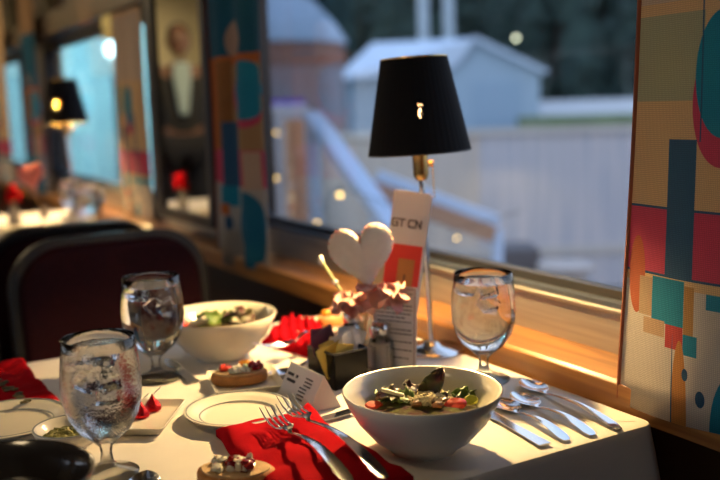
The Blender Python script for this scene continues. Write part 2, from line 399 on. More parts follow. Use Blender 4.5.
# ------------------------------------------------------------------ curtains
TAN = (.66, .43, .22); BLUE = (.025, .09, .18); TEAL = (.01, .22, .34); PINKR = (.56, .06, .12); GREY = (.60, .53, .45); OLIVE = (.38, .38, .24); ORNG = (.50, .13, .03)
CX = .862
def px_shapes(L_, org):
    out = []
    for (k, x0, x1, y0, y1, col) in L_:
        cx, cy = (x0+x1)/2, (y0+y1)/2
        cx = min(cx, 665)
        a = WX(x0, cy, CX)-org; c = WX(x1, cy, CX)-org; t = WX(cx, y0, CX)-org; u = WX(cx, y1, CX)-org
        out.append((k, (a.y+c.y)/2, (t.z+u.z)/2, abs(a.y-c.y)/2, abs(t.z-u.z)/2, col))
    return out
near = [('r', 600, 1100, 285, 900, GREY), ('r', 630, 707, 15, 101, OLIVE), ('r', 630, 900, -200, 3, (.55, .42, .3)),
 ('e', 695, 757, 42, 165, PINKR), ('e', 698, 756, 15, 137, TEAL), ('r', 704.5, 706, -40, 141, BLUE),
 ('r', 600, 1100, 208, 275, PINKR), ('r', 600, 1100, 206.5, 209, BLUE), ('r', 600, 1100, 273.5, 276, BLUE), ('r', 669, 698, 139, 276, BLUE), ('r', 760, 790, 100, 330, BLUE),
 ('e', 629, 646, 235, 312, (.50, .12, .05)), ('r', 640, 654, 276, 314, (.48, .33, .2)),
 ('r', 654, 688, 277, 322, TEAL), ('r', 645, 668, 318, 334, (.5, .33, .2)), ('r', 669, 687, 322, 345, (.5, .06, .06)), ('r', 687, 701, 328, 348, TEAL),
 ('r', 688, 698, 281, 328, (.45, .24, .08)), ('e', 674, 690, 335, 500, (.52, .22, .06)), ('e', 674.5, 675.8, 330, 470, BLUE),
 ('e', 686, 692, 361, 373, BLUE), ('e', 699, 708, 379, 395, BLUE), ('e', 712, 760, 355, 470, TEAL), ('r', 710, 1100, 285, 300, TEAL)]
orgN = Vector((CX, .66, .76))
SN = px_shapes(near, orgN)
# the hem strip along the window-side edge
0 and SN.append(('r', .1485, .26, .0065, .6, (.18, .035, .008)))
mN = pattern('printed curtain cloth', TAN, SN)
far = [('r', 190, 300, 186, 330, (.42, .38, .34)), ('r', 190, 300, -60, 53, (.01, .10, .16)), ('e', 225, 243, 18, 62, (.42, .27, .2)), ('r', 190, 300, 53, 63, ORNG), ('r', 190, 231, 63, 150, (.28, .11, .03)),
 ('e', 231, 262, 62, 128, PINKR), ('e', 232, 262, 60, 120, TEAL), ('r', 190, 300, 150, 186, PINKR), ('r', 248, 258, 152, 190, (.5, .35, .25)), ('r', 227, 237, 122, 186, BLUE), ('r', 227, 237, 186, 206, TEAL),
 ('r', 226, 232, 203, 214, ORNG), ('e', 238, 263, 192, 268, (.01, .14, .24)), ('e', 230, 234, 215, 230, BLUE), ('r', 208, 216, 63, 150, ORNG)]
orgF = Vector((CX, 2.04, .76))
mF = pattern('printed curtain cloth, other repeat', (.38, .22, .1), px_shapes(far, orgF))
HEM = mat('rust brown hem', (.22, .05, .015), .8)
def curtain(name, m, org, ya, yb, label, amp=.006, waves=3.2, grp=None, ph=0, slant=0):
    b = MB(); n = 60; k = 30; v = []; f = []
    for j in range(k+1):
        z = .005+(1.0)*j/k if False else (0.0+1.05*j/k)
        for i in range(n+1):
            t = i/n; y = ya+(yb-ya)*t + slant*z
            x = amp*math.sin(t*waves*2*PI+ph)*(1-.25*j/k)+.002*math.sin(z*9+t*5)
            v.append((x, y, z + (.006*math.sin(t*5) if j == 0 else 0)))
    W = (n+1)
    for j in range(k):
        for i in range(n): f.append((j*W+i, j*W+i+1, (j+1)*W+i+1, (j+1)*W+i))
    o = MB().add(v, f).build(name, m, None); o.location = org
    s_ = o.modifiers.new('thick', 'SOLIDIFY'); s_.thickness = .0022
    h = MB().tube([(amp*math.sin(waves*2*PI+ph)*(1-.25*j/k)+.002*math.sin(1.05*j/k*9+5), yb+slant*1.05*j/k, 1.05*j/k) for j in range(k+1)], .0042, 8).build('hem', HEM, o)
    return tag(o, label, 'curtain', grp)
G = 'printed curtains on the window wall'
c1 = curtain('curtain', mN, orgN, -.30, .155, 'printed curtain beside the table, tan, teal and crimson blocks, largest and nearest', .004, 2.0, G, 1.2, -.05)
c2 = curtain('curtain', mF, orgF, -.135, .19, 'shaded blue and orange printed curtain between lamp window and pier mirror', .012, 2.4, G, 0, -.02)
c3 = curtain('curtain', mN, orgN+Vector((.063, PERIOD+.11, 0)), -.18, .155, 'x', .004, 2.0, G, 1.2, -.02); c3['label'] = 'blurred printed curtain right of the further table lamp'
c4 = copy_tree(c2); c4.location = orgF+Vector((0, PERIOD+.1, 0)); c4['label'] = 'far blurred curtain left of the further lamp'
c5 = copy_tree(c1); c5.location = orgN+Vector((0, 2*PERIOD+.1, 0)); c5['label'] = 'furthest curtain sliver at the left edge of view'
for o in (c1, c2, c3, c4, c5):                      # curtain rod rings are above the frame; each hangs from a rail
    pass
rail = tag(MB().tube([(CX, Y0+.1, 1.815), (CX, Y1-.1, 1.815)], .008).build('curtain_rail', M['brass']), 'brass rail the curtains hang from', 'rail')
for y in (.1, 2.5, 4.9, 7.2): MB().box(CX, .956, y, y+.02, 1.808, 1.822).build('bracket', M['brass'], rail, smooth=False)

a = WX(118, 10, .925); c = WX(100, 10, .925); z0 = WX(108, 30, .925).z
wl = thing('reflection_panel', (.955, (a.y+c.y)/2, z0), 'glowing yellow slatted panel added as a lamp reflection above the further window', 'lamp')  # glowing panel added in place of a ceiling lamp's reflection on the valance
hw_ = (c.y-a.y)/2
MB().box(-.03, -.012, -hw_, hw_, .03, .42).build('diffuser', emit('yellow reflection glow', (1, .66, .2), .42), wl, smooth=False)
MB().box(-.012, 0, -hw_-.01, hw_+.01, -.03, .43).build('back_plate', M['brass'], wl, smooth=False)
for z in (-.02, .008): MB().box(-.03, -.012, -hw_, hw_, z, z+.016).build('slat', emit('yellow reflection slat', (1, .66, .2), .42), wl, smooth=False)

# ------------------------------------------------------------------ table and cloth
def make_table(cx, cy, w, l, tag_, clabel, drop=.30):
    x0, x1, y0, y1 = cx-w/2, cx+w/2, cy-l/2, cy+l/2
    t = thing('dining_table', (cx, cy, 0), tag_, 'table')
    MB().box(-w/2+.012, w/2-.012, -l/2+.012, l/2-.012, .715, .742).build('tabletop', M['panel'], t, smooth=False)
    MB().tube([(0, 0, .03), (0, 0, .715)], .035, 16).build('leg', M['chrome'], t)
    MB().lathe([(.0, .0), (.22, 0), (.21, .02), (.05, .035), (0, .035)], 32).build('base', M['chrome'], t)
    P = rrect(-w/2, w/2, -l/2, l/2, .018, 5)
    Q = []   # dense outline
    for i in range(len(P)):
        a = Vector(P[i]); c = Vector(P[(i+1) % len(P)]); k = max(1, int((c-a).length/.012))
        for j in range(k): Q.append(a.lerp(c, j/k))
    N_ = len(Q); v = []; f = []
    rings = [(-.02, .7500), (-.006, .7500), (-.002, .7490), (.0, .746), (.001, .740)] + [(.002+.010*(q/10), .74-drop*q/10) for q in range(1, 11)]
    for (off, z) in rings:
        q = max(0, (.74-z)/drop)
        for i, p in enumerate(Q):
            nrm = (Q[(i+1) % N_]-Q[i-1]).normalized(); nn = Vector((nrm.y, -nrm.x))
            corner = math.exp(-((abs(abs(p.x)-w/2)+abs(abs(p.y)-l/2))/.05)**2)
            s_ = i*.012
            wv = q*(.006*math.sin(s_*38)+.008*math.sin(s_*23+1)) + q*corner*.045
            if p.x > w/2-.02 and abs(p.y) < l/2-.05: wv = min(wv, 0)-q*.012
            o_ = off + (wv if z < .745 else 0)
            v.append((p.x+nn.x*o_, p.y+nn.y*o_, z))
    for j in range(len(rings)-1):
        for i in range(N_): f.append((j*N_+i, j*N_+(i+1) % N_, (j+1)*N_+(i+1) % N_, (j+1)*N_+i))
    f.append(tuple(range(N_)))
    o = MB().add(v, f).build('tablecloth', M['linen']); o.location = (cx, cy, 0)
    s_ = o.modifiers.new('thick', 'SOLIDIFY'); s_.thickness = .0015; s_.offset = -1
    tag(o, clabel, 'tablecloth')
    return t, o
make_table(.371, 1.128, .96, .775, 'dining table hidden under the near white cloth', 'white linen tablecloth on the near table with draped right corner')
make_table(.371, 1.128+PERIOD, .96, .775, 'further dining table behind the maroon chairs', 'pale tablecloth on the further table beyond the chairs')

# ------------------------------------------------------------------ chairs
def make_chair(label):
    c = thing('dining_chair', (0, 0, 0), label, 'chair', 0, 'maroon dining chairs')
    w = .215
    seat = MB().prism(rrect(-w, w, -.22, .20, .06), .42, .48); seat.build('seat', M['maroon'], c, bevel=.012)
    lean = Matrix.Translation((0, .20, .44)) @ Matrix.Rotation(-.10, 4, 'X') @ Matrix.Rotation(PI/2, 4, 'X')
    MB().prism(rrect(-w+.012, w-.012, .02, .425, .10, 8), -.02, .025, lean).build('backrest', M['maroon'], c, bevel=.012)
    MB().ring(rrect(-w+.013, w-.013, .02, .424, .10, 8), rrect(-w-.008, w+.008, .0, .445, .115, 8), -.028, .012, lean).build('back_frame', M['black'], c, bevel=.004)
    for sx in (-1, 1):
        for sy in (-1, 1):
            MB().tube([(sx*(w-.03), sy*.18, .425), (sx*(w-.01), sy*.21+.01, .0)], .013, 10).build('leg', M['chrome'], c)
    return c
ch = make_chair('maroon padded chair across the near table, behind the back goblet')
ch.location = (.525, 1.78, 0)
copy_tree(ch, None, (.05, 1.79, 0), 'maroon chair at far left, only its rounded shoulder in view', .0)
copy_tree(ch, None, (.50, 2.52, 0), 'dark rimmed chair back behind the first, facing the further table', PI)
copy_tree(ch, None, (.0, 2.55, 0), 'chair of the further table nearer the aisle', PI)

# ------------------------------------------------------------------ table lamps
def make_lamp(label):
    L_ = thing('table_lamp', (0, 0, 0), label, 'lamp', 0, 'black shaded table lamps')
    MB().lathe([(0, 0), (.052, 0), (.052, .004), (.048, .008), (.018, .011), (.010, .018), (0, .018)], 48).build('base', M['chrome'], L_)
    tl = Matrix.Rotation(-.035, 4, 'X') @ Matrix.Rotation(-.03, 4, 'Y')
    MB().tube([(0, 0, .012), (0, 0, .285)], .0045, 12, tl).build('pole', M['steel'], L_)
    so = MB().tube([(0, 0, .280), (0, 0, .287), (0, 0, .29), (0, 0, .335)], [.008, .012, .0125, .0125], 20, tl)
    so.tube([(.012, 0, .305), (.022, 0, .305)], .005, 10, tl).build('socket', M['brass'], L_)
    ch_ = MB()
    for i in range(9): ch_.blob((.020, -.004, .300-.006*i), .0022, 6, 0, M=tl)
    ch_.build('pull_chain', M['brass'], L_)
    sh = MB().lathe([(.0815, .324), (.0525, .470), (.0510, .470), (.0800, .324)], 144, tl, False, lambda a, i: 1+.006*math.sin(a*48))
    n = 144; sh.f += [(3*n+k, 3*n+(k+1) % n, (k+1) % n, k) for k in range(n)]
    sh.build('lamp_shade', M['shade'], L_, ang=70)
    li = MB().lathe([(.0792, .3245), (.0504, .4695)], 96, tl, False); li.build('shade_lining', M['gold'], L_)
    for z, r in ((.4702, .0520), (.3238, .0812)):
        MB().tube([(r*math.cos(2*PI*k/64), r*math.sin(2*PI*k/64), z) for k in range(65)], .0013 if z < .4 else .0016, 6, tl).build('shade_trim', M['black'] if z < .4 else M['brass'], L_)
    sp = MB()
    for k in range(3):
        a = 2*PI*k/3; sp.tube([(0, 0, .335), (.053*math.cos(a), .053*math.sin(a), .462)], .0012, 6, tl)
    sp.build('shade_carrier', M['brass'], L_)
    bu = MB().lathe([(0, .334), (.004, .336), (.004, .372), (.010, .382), (.011, .394), (.006, .410), (0, .416)], 24, tl)
    bu.build('bulb', emit('candle bulb glow', (1, .62, .28), 9), L_)
    return L_, tl
BASE1 = T(431, 352)
lampA, TL = make_lamp('near table lamp with black pleated shade on a chrome pole')
lampA.location = BASE1+Vector((.003, 0, 0))
lampB = copy_tree(lampA, None, BASE1+Vector((.0, PERIOD+.02, 0)), 'further table lamp, blurred black shade in front of the left window')
lampB.scale = (1.05, 1.05, 1.13)
def plight(name, loc, power, col, r=.02):
    l = bpy.data.lights.new(name, 'POINT'); l.energy = power; l.color = col; l.shadow_soft_size = r
    o = bpy.data.objects.new(name, l); COL.objects.link(o); o.location = loc; return o
for o in (lampA, lampB): plight('bulb_light', o.location + (TL @ Vector((0, 0, .357*o.scale.z))), 52, (1, .66, .27), .013)

# ------------------------------------------------------------------ goblets
def make_goblet(label, glass, nice, seed):
    g = thing('water_goblet', (0, 0, 0), label, 'glass', 0, 'stemmed water goblets')
    out = [(0, 0), (.036, 0), (.037, .002), (.030, .005), (.014, .009), (.0075, .016), (.0065, .026), (.008, .034), (.016, .041), (.030, .053), (.0405, .070), (.0455, .088), (.0468, .105), (.0455, .125), (.0430, .145), (.0418, .158)]
    inn = [(.0406, .1585), (.0400, .157), (.0412, .145), (.0436, .125), (.0448, .105), (.0435, .089), (.0385, .072), (.0285, .056), (.015, .0455), (0, .042)]
    MB().lathe(out[8:]+inn, 64, None, False).build('bowl', glass, g, ang=80)
    MB().lathe(out[:9]+[(.009, .0425), (0, .0425)], 64).build('stem', M['thin'], g, ang=80)
    top = .146
    wp = [(0, .0425), (.0149, .0459), (.0287, .0557), (.0388, .0716), (.0439, .0888), (.0452, .105), (.0440, .125), (.0416, top-.001), (.0410, top), (.02, top-.0006), (0, top-.0006)]
    MB().lathe(wp, 64).build('water', M['wetwater'] if glass is M['glassdew'] else M['water'], g, ang=60)
    rnd = random.Random(seed)
    for i in range(nice):
        a = 2*PI*i/nice+rnd.random(); rr = .020 if i % 4 else .006
        Mx = Matrix.Translation((rr*math.cos(a), rr*math.sin(a), top-.012-.020*(i//4))) @ Matrix.Rotation(rnd.random()*3, 4, 'X') @ Matrix.Rotation(rnd.random()*3, 4, 'Z')
        MB().prism(rrect(-.010, .010, -.009, .009, .003, 3), -.008, .008, Mx).build('ice_cube', M['ice'], g, bevel=.002)
    return g
g1 = make_goblet('frosty water goblet with ice at front left, beaded with condensation', M['glassdew'], 9, 3); g1.location = T(108, 474); g1.scale = (.94, .94, 1)
g2 = make_goblet('iced water goblet to the right of the lamp, by the window sill', M['glass'], 5, 5); g2.location = T(484, 379)
g3 = make_goblet('iced water goblet left of the back salad bowl', M['glass'], 6, 9); g3.location = T(157, 379)

# ------------------------------------------------------------------ bowls and plates
def bowl_prof(r, h, th=.004):
    o = [(0, 0), (r*.42, 0), (r*.44, .004), (r*.62, h*.22), (r*.82, h*.52), (r*.94, h*.80), (r, h-.001), (r-.001, h+.0008)]
    i = [(r-th, h), (r*.94-th, h*.80), (r*.80-th, h*.54), (r*.60-th, h*.28), (r*.35, h*.12+.003), (0, h*.09+.003)]
    return o+i
def make_bowl(label, r=.093, h=.072):
    b = MB().lathe(bowl_prof(r, h), 96).build('salad_bowl', M['china'], ang=60)
    return tag(b, label, 'bowl', 'cream salad bowls')
HB = .072
bf = make_bowl('large cream salad bowl in front of the lamp'); bf.location = T(422, 389, .75+HB).xy.to_3d()+Vector((0, 0, .75))
bb = make_bowl('cream salad bowl at the back left, behind the toast'); bb.location = T(219, 314, .75+HB).xy.to_3d()+Vector((0, 0, .75))
bl = make_bowl('dark brown bowl cut off at the bottom left corner'); bl.location = T(-10, 477, .75+HB).xy.to_3d()+Vector((0, 0, .75)); bl.data.materials[0] = mat('dark brown china', (.035, .028, .024), .15, coat=.6)  # corner bowl in a much darker tone than the other two

def make_plate(label, r, name='side_plate'):
    p = MB().lathe([(0, 0), (r*.6, 0), (r*.62, .002), (r*.80, .008), (r-.001, .0125), (r, .014), (r-.002, .0148), (r*.80, .0105), (r*.68, .0045), (r*.60, .0035), (0, .0035)], 96)
    o = tag(p.build(name, M['china'], ang=60), label, 'plate', 'round side plates with ringed rims')
    for (a, z) in ((r*.955, .0146), (r*.715, .0066)):
        MB().ring([((a-.0009)*math.cos(2*PI*k/96), (a-.0009)*math.sin(2*PI*k/96)) for k in range(96)], [((a+.0009)*math.cos(2*PI*k/96), (a+.0009)*math.sin(2*PI*k/96)) for k in range(96)], z-.0006, z+.0004).build('rim_stripe', M['band'], o)
    return o
p1 = make_plate('empty round side plate with grey ringed rim, touching the front napkin', .070); p1.location = T(238, 409, .762).xy.to_3d()+Vector((0, 0, .75))
p2 = make_plate('empty round side plate at left edge beside the small relish dish', .078); p2.location = T(8, 419, .762).xy.to_3d()+Vector((0, 0, .75))
# relish dish
rd = MB().lathe(bowl_prof(.044, .027, .003), 72).build('relish_dish', M['china'], ang=60); rd.location = T(70, 426, .777).xy.to_3d()+Vector((0, 0, .75))
tag(rd, 'small dish with dark blue rim line holding green relish', 'dish')
MB().ring([(.0415*math.cos(2*PI*k/72), .0415*math.sin(2*PI*k/72)) for k in range(72)], [(.0432*math.cos(2*PI*k/72), .0432*math.sin(2*PI*k/72)) for k in range(72)], .0268, .0282).build('rim_stripe', M['band'], rd)
rl = MB()
for i in range(40):
    a = random.random()*6.28; q = .028*math.sqrt(random.random()); rl.blob((q*math.cos(a), q*math.sin(a), .014+.007*(1-q/.028)), (.008, .006, .005), 8, .5, 3, i)
rl = rl.build('relish', M['relish']); rl.location = rd.location; tag(rl, 'chopped green relish heaped in the small dish', 'relish', None, 'stuff')

def square_dish(c, u, w_, half, halfw, label, name='square_plate'):
    b = MB(); ang = math.atan2(u.y, u.x)
    o0 = rrect(-half, half, -halfw, halfw, .006, 3); v = []; f = []; n = len(o0)
    for (s_, z) in ((.80, 0), (.84, .003), (1.0, .012), (.985, .0135), (.86, .006), (.80, .0045)):
        for (x, y) in o0: v.append((x*s_, y*s_, z))
    for j in range(5):
        for i in range(n): f.append((j*n+i, j*n+(i+1) % n, (j+1)*n+(i+1) % n, (j+1)*n+i))
    f.append(tuple(range(n))); f.append(tuple(5*n+i for i in range(n)))
    o = b.add(v, f).build(name, M['china'], None, ang=50, bevel=.0008); o.location = c; o.rotation_euler.z = ang
    return tag(o, label, 'plate', 'small square white plates')
def quad_dish(pts, label):
    P = [T(x, y, .762) for x, y in pts]; c = (P[0]+P[1]+P[2]+P[3])/4; u = ((P[1]-P[0])+(P[2]-P[3]))/2; w = ((P[3]-P[0])+(P[2]-P[1]))/2
    return square_dish(Vector((c.x, c.y, .75)), u, w, u.length/2, w.length/2, label)
kd = quad_dish([(120, 400), (185, 399), (164, 430), (97, 430)], 'square white plate holding two red foil chocolates')
td = quad_dish([(196, 373), (262, 366), (298, 384), (226, 392)], 'square white plate under the tomato and cheese toast')
fd = quad_dish([(292, 318), (345, 316), (356, 330), (300, 332)], 'small white plate with orange topped toast beside the back napkin')

# ------------------------------------------------------------------ food
def kiss(px, py, label):
    o = MB().lathe([(0, 0), (.0095, 0), (.0115, .002), (.0112, .006), (.008, .011), (.004, .016), (.0015, .021), (0, .023)], 24, None, False, lambda a, i: 1+.05*math.sin(a*9+i)).build('foil_chocolate', M['foil'])
    o.location = T(px, py, .755); tag(o, label, 'chocolate', 'red foil chocolates')
    MB().add([(0, -.0015, .019), (.004, -.002, .026), (.012, -.001, .031), (.013, .003, .028), (.005, .002, .023), (.001, .0015, .019)], [(0, 1, 4, 5), (1, 2, 3, 4)]).build('paper_flag', M['silver'], o)
    for k in kids(o): q = k.modifiers.new('t', 'SOLIDIFY'); q.thickness = .0004
kiss(141, 417, 'front left red foil chocolate, next to the goblet')
kiss(153, 410, 'rear right red foil chocolate with silver paper flag')

def toast(c, rz, L_, W, label, tops, name='topped_toast'):
    t = thing(name, c, label, 'toast', rz)
    P = []
    for k in range(40):
        a = 2*PI*k/40; P.append((L_/2*math.cos(a)*(1+.04*math.sin(3*a)), W/2*math.sin(a)))
    MB().prism(P, 0, .016).build('bread', M['bread'], t, bevel=.004)
    MB().prism([(x*.9, y*.9) for x, y in P], .012, .0175).build('crumb', M['crumb'], t, bevel=.001)
    rnd = random.Random(L_)
    for (nm, m, cx, cy, n, rr, sp) in tops:
        b = MB()
        for i in range(n):
            b.blob((cx+rnd.uniform(-sp, sp), cy+rnd.uniform(-sp, sp)*.8, .019+rnd.uniform(0, rr*.9)), (rr*rnd.uniform(.7, 1.2), rr*rnd.uniform(.7, 1.2), rr*rnd.uniform(.6, .9)), 8, .5, 2.2, i)
        b.build(nm, m, t)
    return t
up = YAW*-1
toast(T(240, 382, .756), -YAW+.25, .082, .05, 'crusty toast with tomato, cheese crumbles and orange behind the round plate',
      [('tomato_piece', M['tomato'], -.018, .004, 5, .006, .006), ('cheese_crumbles', M['cheese'], -.002, -.006, 26, .0042, .014), ('orange_piece', M['orange'], .010, .014, 4, .008, .004), ('berry_topping', M['berry'], .024, .0, 9, .006, .007)])
toast(T(331, 325, .756), -YAW+.1, .050, .035, 'small toast with orange fruit pieces on the rear white plate',
      [('orange_piece', M['orange'], -.006, .0, 5, .007, .005), ('tomato_piece', M['tomato'], .012, .0, 4, .006, .004)])
tf = thing('plate_holder', (0, 0, 0), 'x', 'x'); bpy.data.objects.remove(tf)
toast(T(236, 483, .752), -YAW-.1, .085, .055, 'cranberry and cheese toast cut off by the bottom edge',
      [('cheese_crumbles', M['cheese'], -.004, .0, 30, .005, .020), ('berry_topping', M['berry'], .006, .0, 12, .0062, .014)])

def leaf(c, size, m, rot, seed, label, grp, curl=.5):
    b = MB(); n = 12; k = 8; v = []; f = []
    for j in range(n+1):
        t = j/n; w = size*.42*math.sin(PI*min(1, t*.92+.06))**.7
        for i in range(k+1):
            q = -1+2*i/k
            z = size*(.28*curl*math.sin(PI*t) + .22*q*q*curl) + size*.10*noise.noise(Vector((q*2.5+seed, t*4, seed)))+ abs(q)**3*size*.08*math.sin(t*24+seed)
            v.append((q*w, (t-.5)*size, z))
    W = k+1
    for j in range(n):
        for i in range(k): f.append((j*W+i, j*W+i+1, (j+1)*W+i+1, (j+1)*W+i))
    o = b.add(v, f).build('lettuce_leaf', m); o.location = c; o.rotation_euler = rot
    s_ = o.modifiers.new('t', 'SOLIDIFY'); s_.thickness = .0008
    return tag(o, label, 'lettuce', grp)
def at_bowl(o, px, py, z): return T(px, py, .75+z)
# front salad
rnd = random.Random(4)
for i, (px, py, z, sz, m, rx, rz) in enumerate([(390, 404, .045, .040, 'leafp', .4, 1.2), (405, 405, .045, .035, 'leafg', -.3, .3), (383, 402, .043, .03, 'leafg', .3, 2.2), (445, 403, .042, .04, 'leafp', .2, 2.8), (462, 403, .040, .035, 'leafg', .5, .6), (432, 405, .040, .045, 'leafg', .1, 1.8), (474, 401, .042, .026, 'leafg', .9, -.6), (410, 398, .045, .04, 'leafp', .7, .2)]):
    leaf(at_bowl(bf, px, py, z), sz, M[m], (rx, rnd.uniform(-.4, .4), rz), i+1.5, 'ruffled green and purple lettuce leaf in the front salad bowl', 'lettuce leaves in the front bowl', .8)
LF = leaf(T(431, 387, .75+.060), .054, M['leafp'], (1.15, .55, -YAW-.3), 31, 'tall pointed purple lettuce leaf standing up in the front bowl', 'lettuce leaves in the front bowl', .5)
LF.scale = (.55, 1, 1)
cb = MB()
for i in range(260):
    a = random.random()*6.28; q = random.random()**.6
    px, py = 428+24*q*math.cos(a), 397+9*q*math.sin(a); c = T(px, py, .75+.064-.012*q)
    cb.blob(c, (.0022*random.uniform(.6, 1.5), .0024, .002), 6, .5, 2, i)
tag(cb.build('cheese_crumbles', mat('crumbled yellow white cheese', (.78, .68, .42), .95, var=.35, vscale=160, spec=.05)), 'crumbled pale cheese scattered over the front salad', 'cheese', None, 'stuff')
for i, (px, py) in enumerate([(418, 404), (426, 400), (437, 405), (443, 401), (431, 396)]):
    o = MB().blob((0, 0, 0), (.008, .005, .005), 12, .5, 3, i+3).build('candied_nut', M['nut']); o.location = T(px, py, .75+.054); o.rotation_euler.z = i
    tag(o, 'brown candied nut among the cheese on the front salad', 'nut', 'candied nuts on the front salad')
def fruit(px, py, z, r, m, rot, label, nm='strawberry_slice'):
    o = MB().lathe([(0, -.002), (r*.8, -.002), (r, 0), (r*.8, .002), (0, .0022)], 24, Matrix.Scale(.7, 4, (0, 1, 0))).build(nm, m); o.location = T(px, py, .75+z); o.rotation_euler = rot
    return tag(o, label, 'fruit')
fruit(455, 404, .052, .014, M['tomato'], (.5, -.1, -YAW), 'red strawberry slice at the right of the front salad')
fruit(374, 405, .048, .011, M['tomato'], (.3, 0, -YAW), 'red strawberry slice at the left rim of the front salad')
fruit(471, 400, .052, .009, mat('lime green cucumber', (.45, .5, .05), .4), (.8, 0, -YAW), 'yellow green cucumber piece beside the strawberry slice', 'cucumber_piece')
o = MB().box(-.014, .014, -.003, .003, 0, .004).build('apple_stick', mat('pale apple flesh', (.85, .78, .5), .4), smooth=False, bevel=.001); o.location = T(392, 394, .75+.062); o.rotation_euler = (0, .3, -YAW)
tag(o, 'pale apple stick resting on the left leaves of the front salad', 'fruit')
# back salad
for i, (px, py, z, sz, m, rx, rz) in enumerate([(240, 319, .055, .045, 'leafp', .8, .4), (234, 322, .05, .04, 'leafp', .4, 1.4), (210, 322, .052, .04, 'leafg', .6, .2), (222, 322, .045, .045, 'leafg', .3, 2.2), (243, 320, .055, .04, 'leafp', .5, 2.6), (207, 321, .05, .04, 'leafg', .2, 1)]):
    leaf(T(px, py, .75+z), sz, M[m], (rx, .2, rz), i+11.5, 'purple or green lettuce leaf in the back salad bowl', 'lettuce leaves in the back bowl', .8)
fruit(182, 323, .052, .012, M['tomato'], (.9, 0, -YAW+.5), 'pinkish red strawberry slice at the left of the back salad')
BEDM = mat('mixed salad greens', (.09, .10, .02), .9, col2=(.05, .015, .02), vscale=90, bump=1, bscale=150, spec=.1)
sb = MB().lathe([(0, .012), (.030, .016), (.052, .030), (.066, .042), (.04, .050), (0, .052)], 40, None, False, lambda a, i: 1+.06*math.sin(a*5+i))
for (bo, lab) in ((bf, 'bed of dark salad greens filling the front bowl'), (bb, 'bed of salad greens filling the back bowl'), (bl, 'dark food filling the corner bowl')):
    o = sb.build('salad_bed', BEDM); o.location = bo.location; tag(o, lab, 'salad', None, 'stuff')
    if bo is bl: o.data.materials[0] = mat('dark brown greens', (.02, .012, .008), .35, bump=1, bscale=60)

# ------------------------------------------------------------------ napkins
def napkin(pts, th, label, nx=36, ny=28, seed=0, peaks=(), name='cloth_napkin', fold=.0, sheen=None):
    P = [T(x, y) for x, y in pts]; v = []; f = []
    for side in (1, 0):
        for j in range(ny+1):
            for i in range(nx+1):
                u, w = i/nx, j/ny
                p = P[0].lerp(P[1], u).lerp(P[3].lerp(P[2], u), w)
                e = min(1, min(u, 1-u)*10)*min(1, min(w, 1-w)*10); e = math.sqrt(max(0, 1-(1-e)**2))
                z = th*(.45+.55*e)+.0045*noise.noise(Vector((u*3.2+seed, w*5, seed)))*1.5 + fold*math.sin((u*1.2+w*2.4)*PI*2+seed)**2*e
                for (pu, pw, ph, pr) in peaks: z += ph*math.exp(-((u-pu)**2+(w-pw)**2)/pr**2)
                jit = .004*noise.noise(Vector((u*6, w*6, seed+9)))
                v.append((p.x+jit, p.y+jit, .7505+max(.002, z)*side))
    n = (nx+1)*(ny+1); W = nx+1
    for j in range(ny):
        for i in range(nx):
            a = j*W+i; f.append((a, a+1, a+W+1, a+W)); f.append((n+a, n+a+W, n+a+W+1, n+a+1))
    bd = [i for i in range(W)]+[j*W+nx for j in range(1, ny+1)]+[ny*W+i for i in range(nx-1, -1, -1)]+[j*W for j in range(ny-1, 0, -1)]
    for k in range(len(bd)): a, c = bd[k], bd[(k+1) % len(bd)]; f.append((a, n+a, n+c, c))
    org = P[0]+Vector((0, 0, 0))
    return tag(MB().add(v, f).build(name, M['red'], None, ang=75, origin=org), label, 'napkin', 'red cloth napkins')
napkin([(216, 437), (309, 416), (414, 486), (285, 520)], .012, 'folded red napkin in front under the two forks', seed=2, peaks=((1, 0, .012, .10), (.95, 1, .006, .15), (0, .1, .004, .2)), fold=.003)
napkin([(262, 345), (290, 322), (322, 328), (322, 362)], .014, 'crumpled red napkin at the back behind the sweetener box', seed=5, fold=.010)
nl = napkin([(-30, 372), (22, 368), (64, 408), (-30, 414)], .010, 'red napkin at the left edge with dark printed sprig', seed=8, fold=.003, peaks=((1, 0, .012, .3),))
sp = MB()
for i in range(14):
    c = T(-2+i*2.2+2*math.sin(i), 380+i*1.6+3*math.sin(i*1.7), .765); sp.blob(c, (.006, .004, .0018), 8, .5, 3, i)
sp = sp.build('decorative_sprig', mat('dried sprig', (.10, .08, .03), .7)); tag(sp, 'dark dried sprig lying on the left red napkin', 'sprig')

# ------------------------------------------------------------------ cutlery
def handle_rows(y0, y1, wide=.0075, nar=.0024, z0=.0, z1=.004, n=14):
    R = []
    for i in range(n+1):
        t = i/n; w = wide*(1-t)**.9+nar*t**.6 if t > .08 else wide*(.55+.45*math.sqrt(t/.08))
        w = nar+(wide-nar)*max(0, math.cos(t*PI/2))**1.6 if t > .08 else wide*(.6+.4*math.sqrt(t/.08))
        R.append((y0+(y1-y0)*t, w, .0032+z0+(z1-z0)*math.sin(t*PI)*1.2, .0004))
    return R
def spoon_mesh(L_=.17):
    R = handle_rows(0, L_-.055, z1=.006)
    n = 14
    for i in range(1, n+1):
        t = i/n; a = math.sin(PI*min(1, (t*.94+.06)))**.62 if t < 1 else .05
        w = max(.0015, .0175*a); w = max(w, .0024 if t < .15 else .001); R.append((L_-.055+.055*t, w, .0055+.002*t, .0055*math.sin(PI*t)))
    return MB().ribbon(R, .0014, 10)
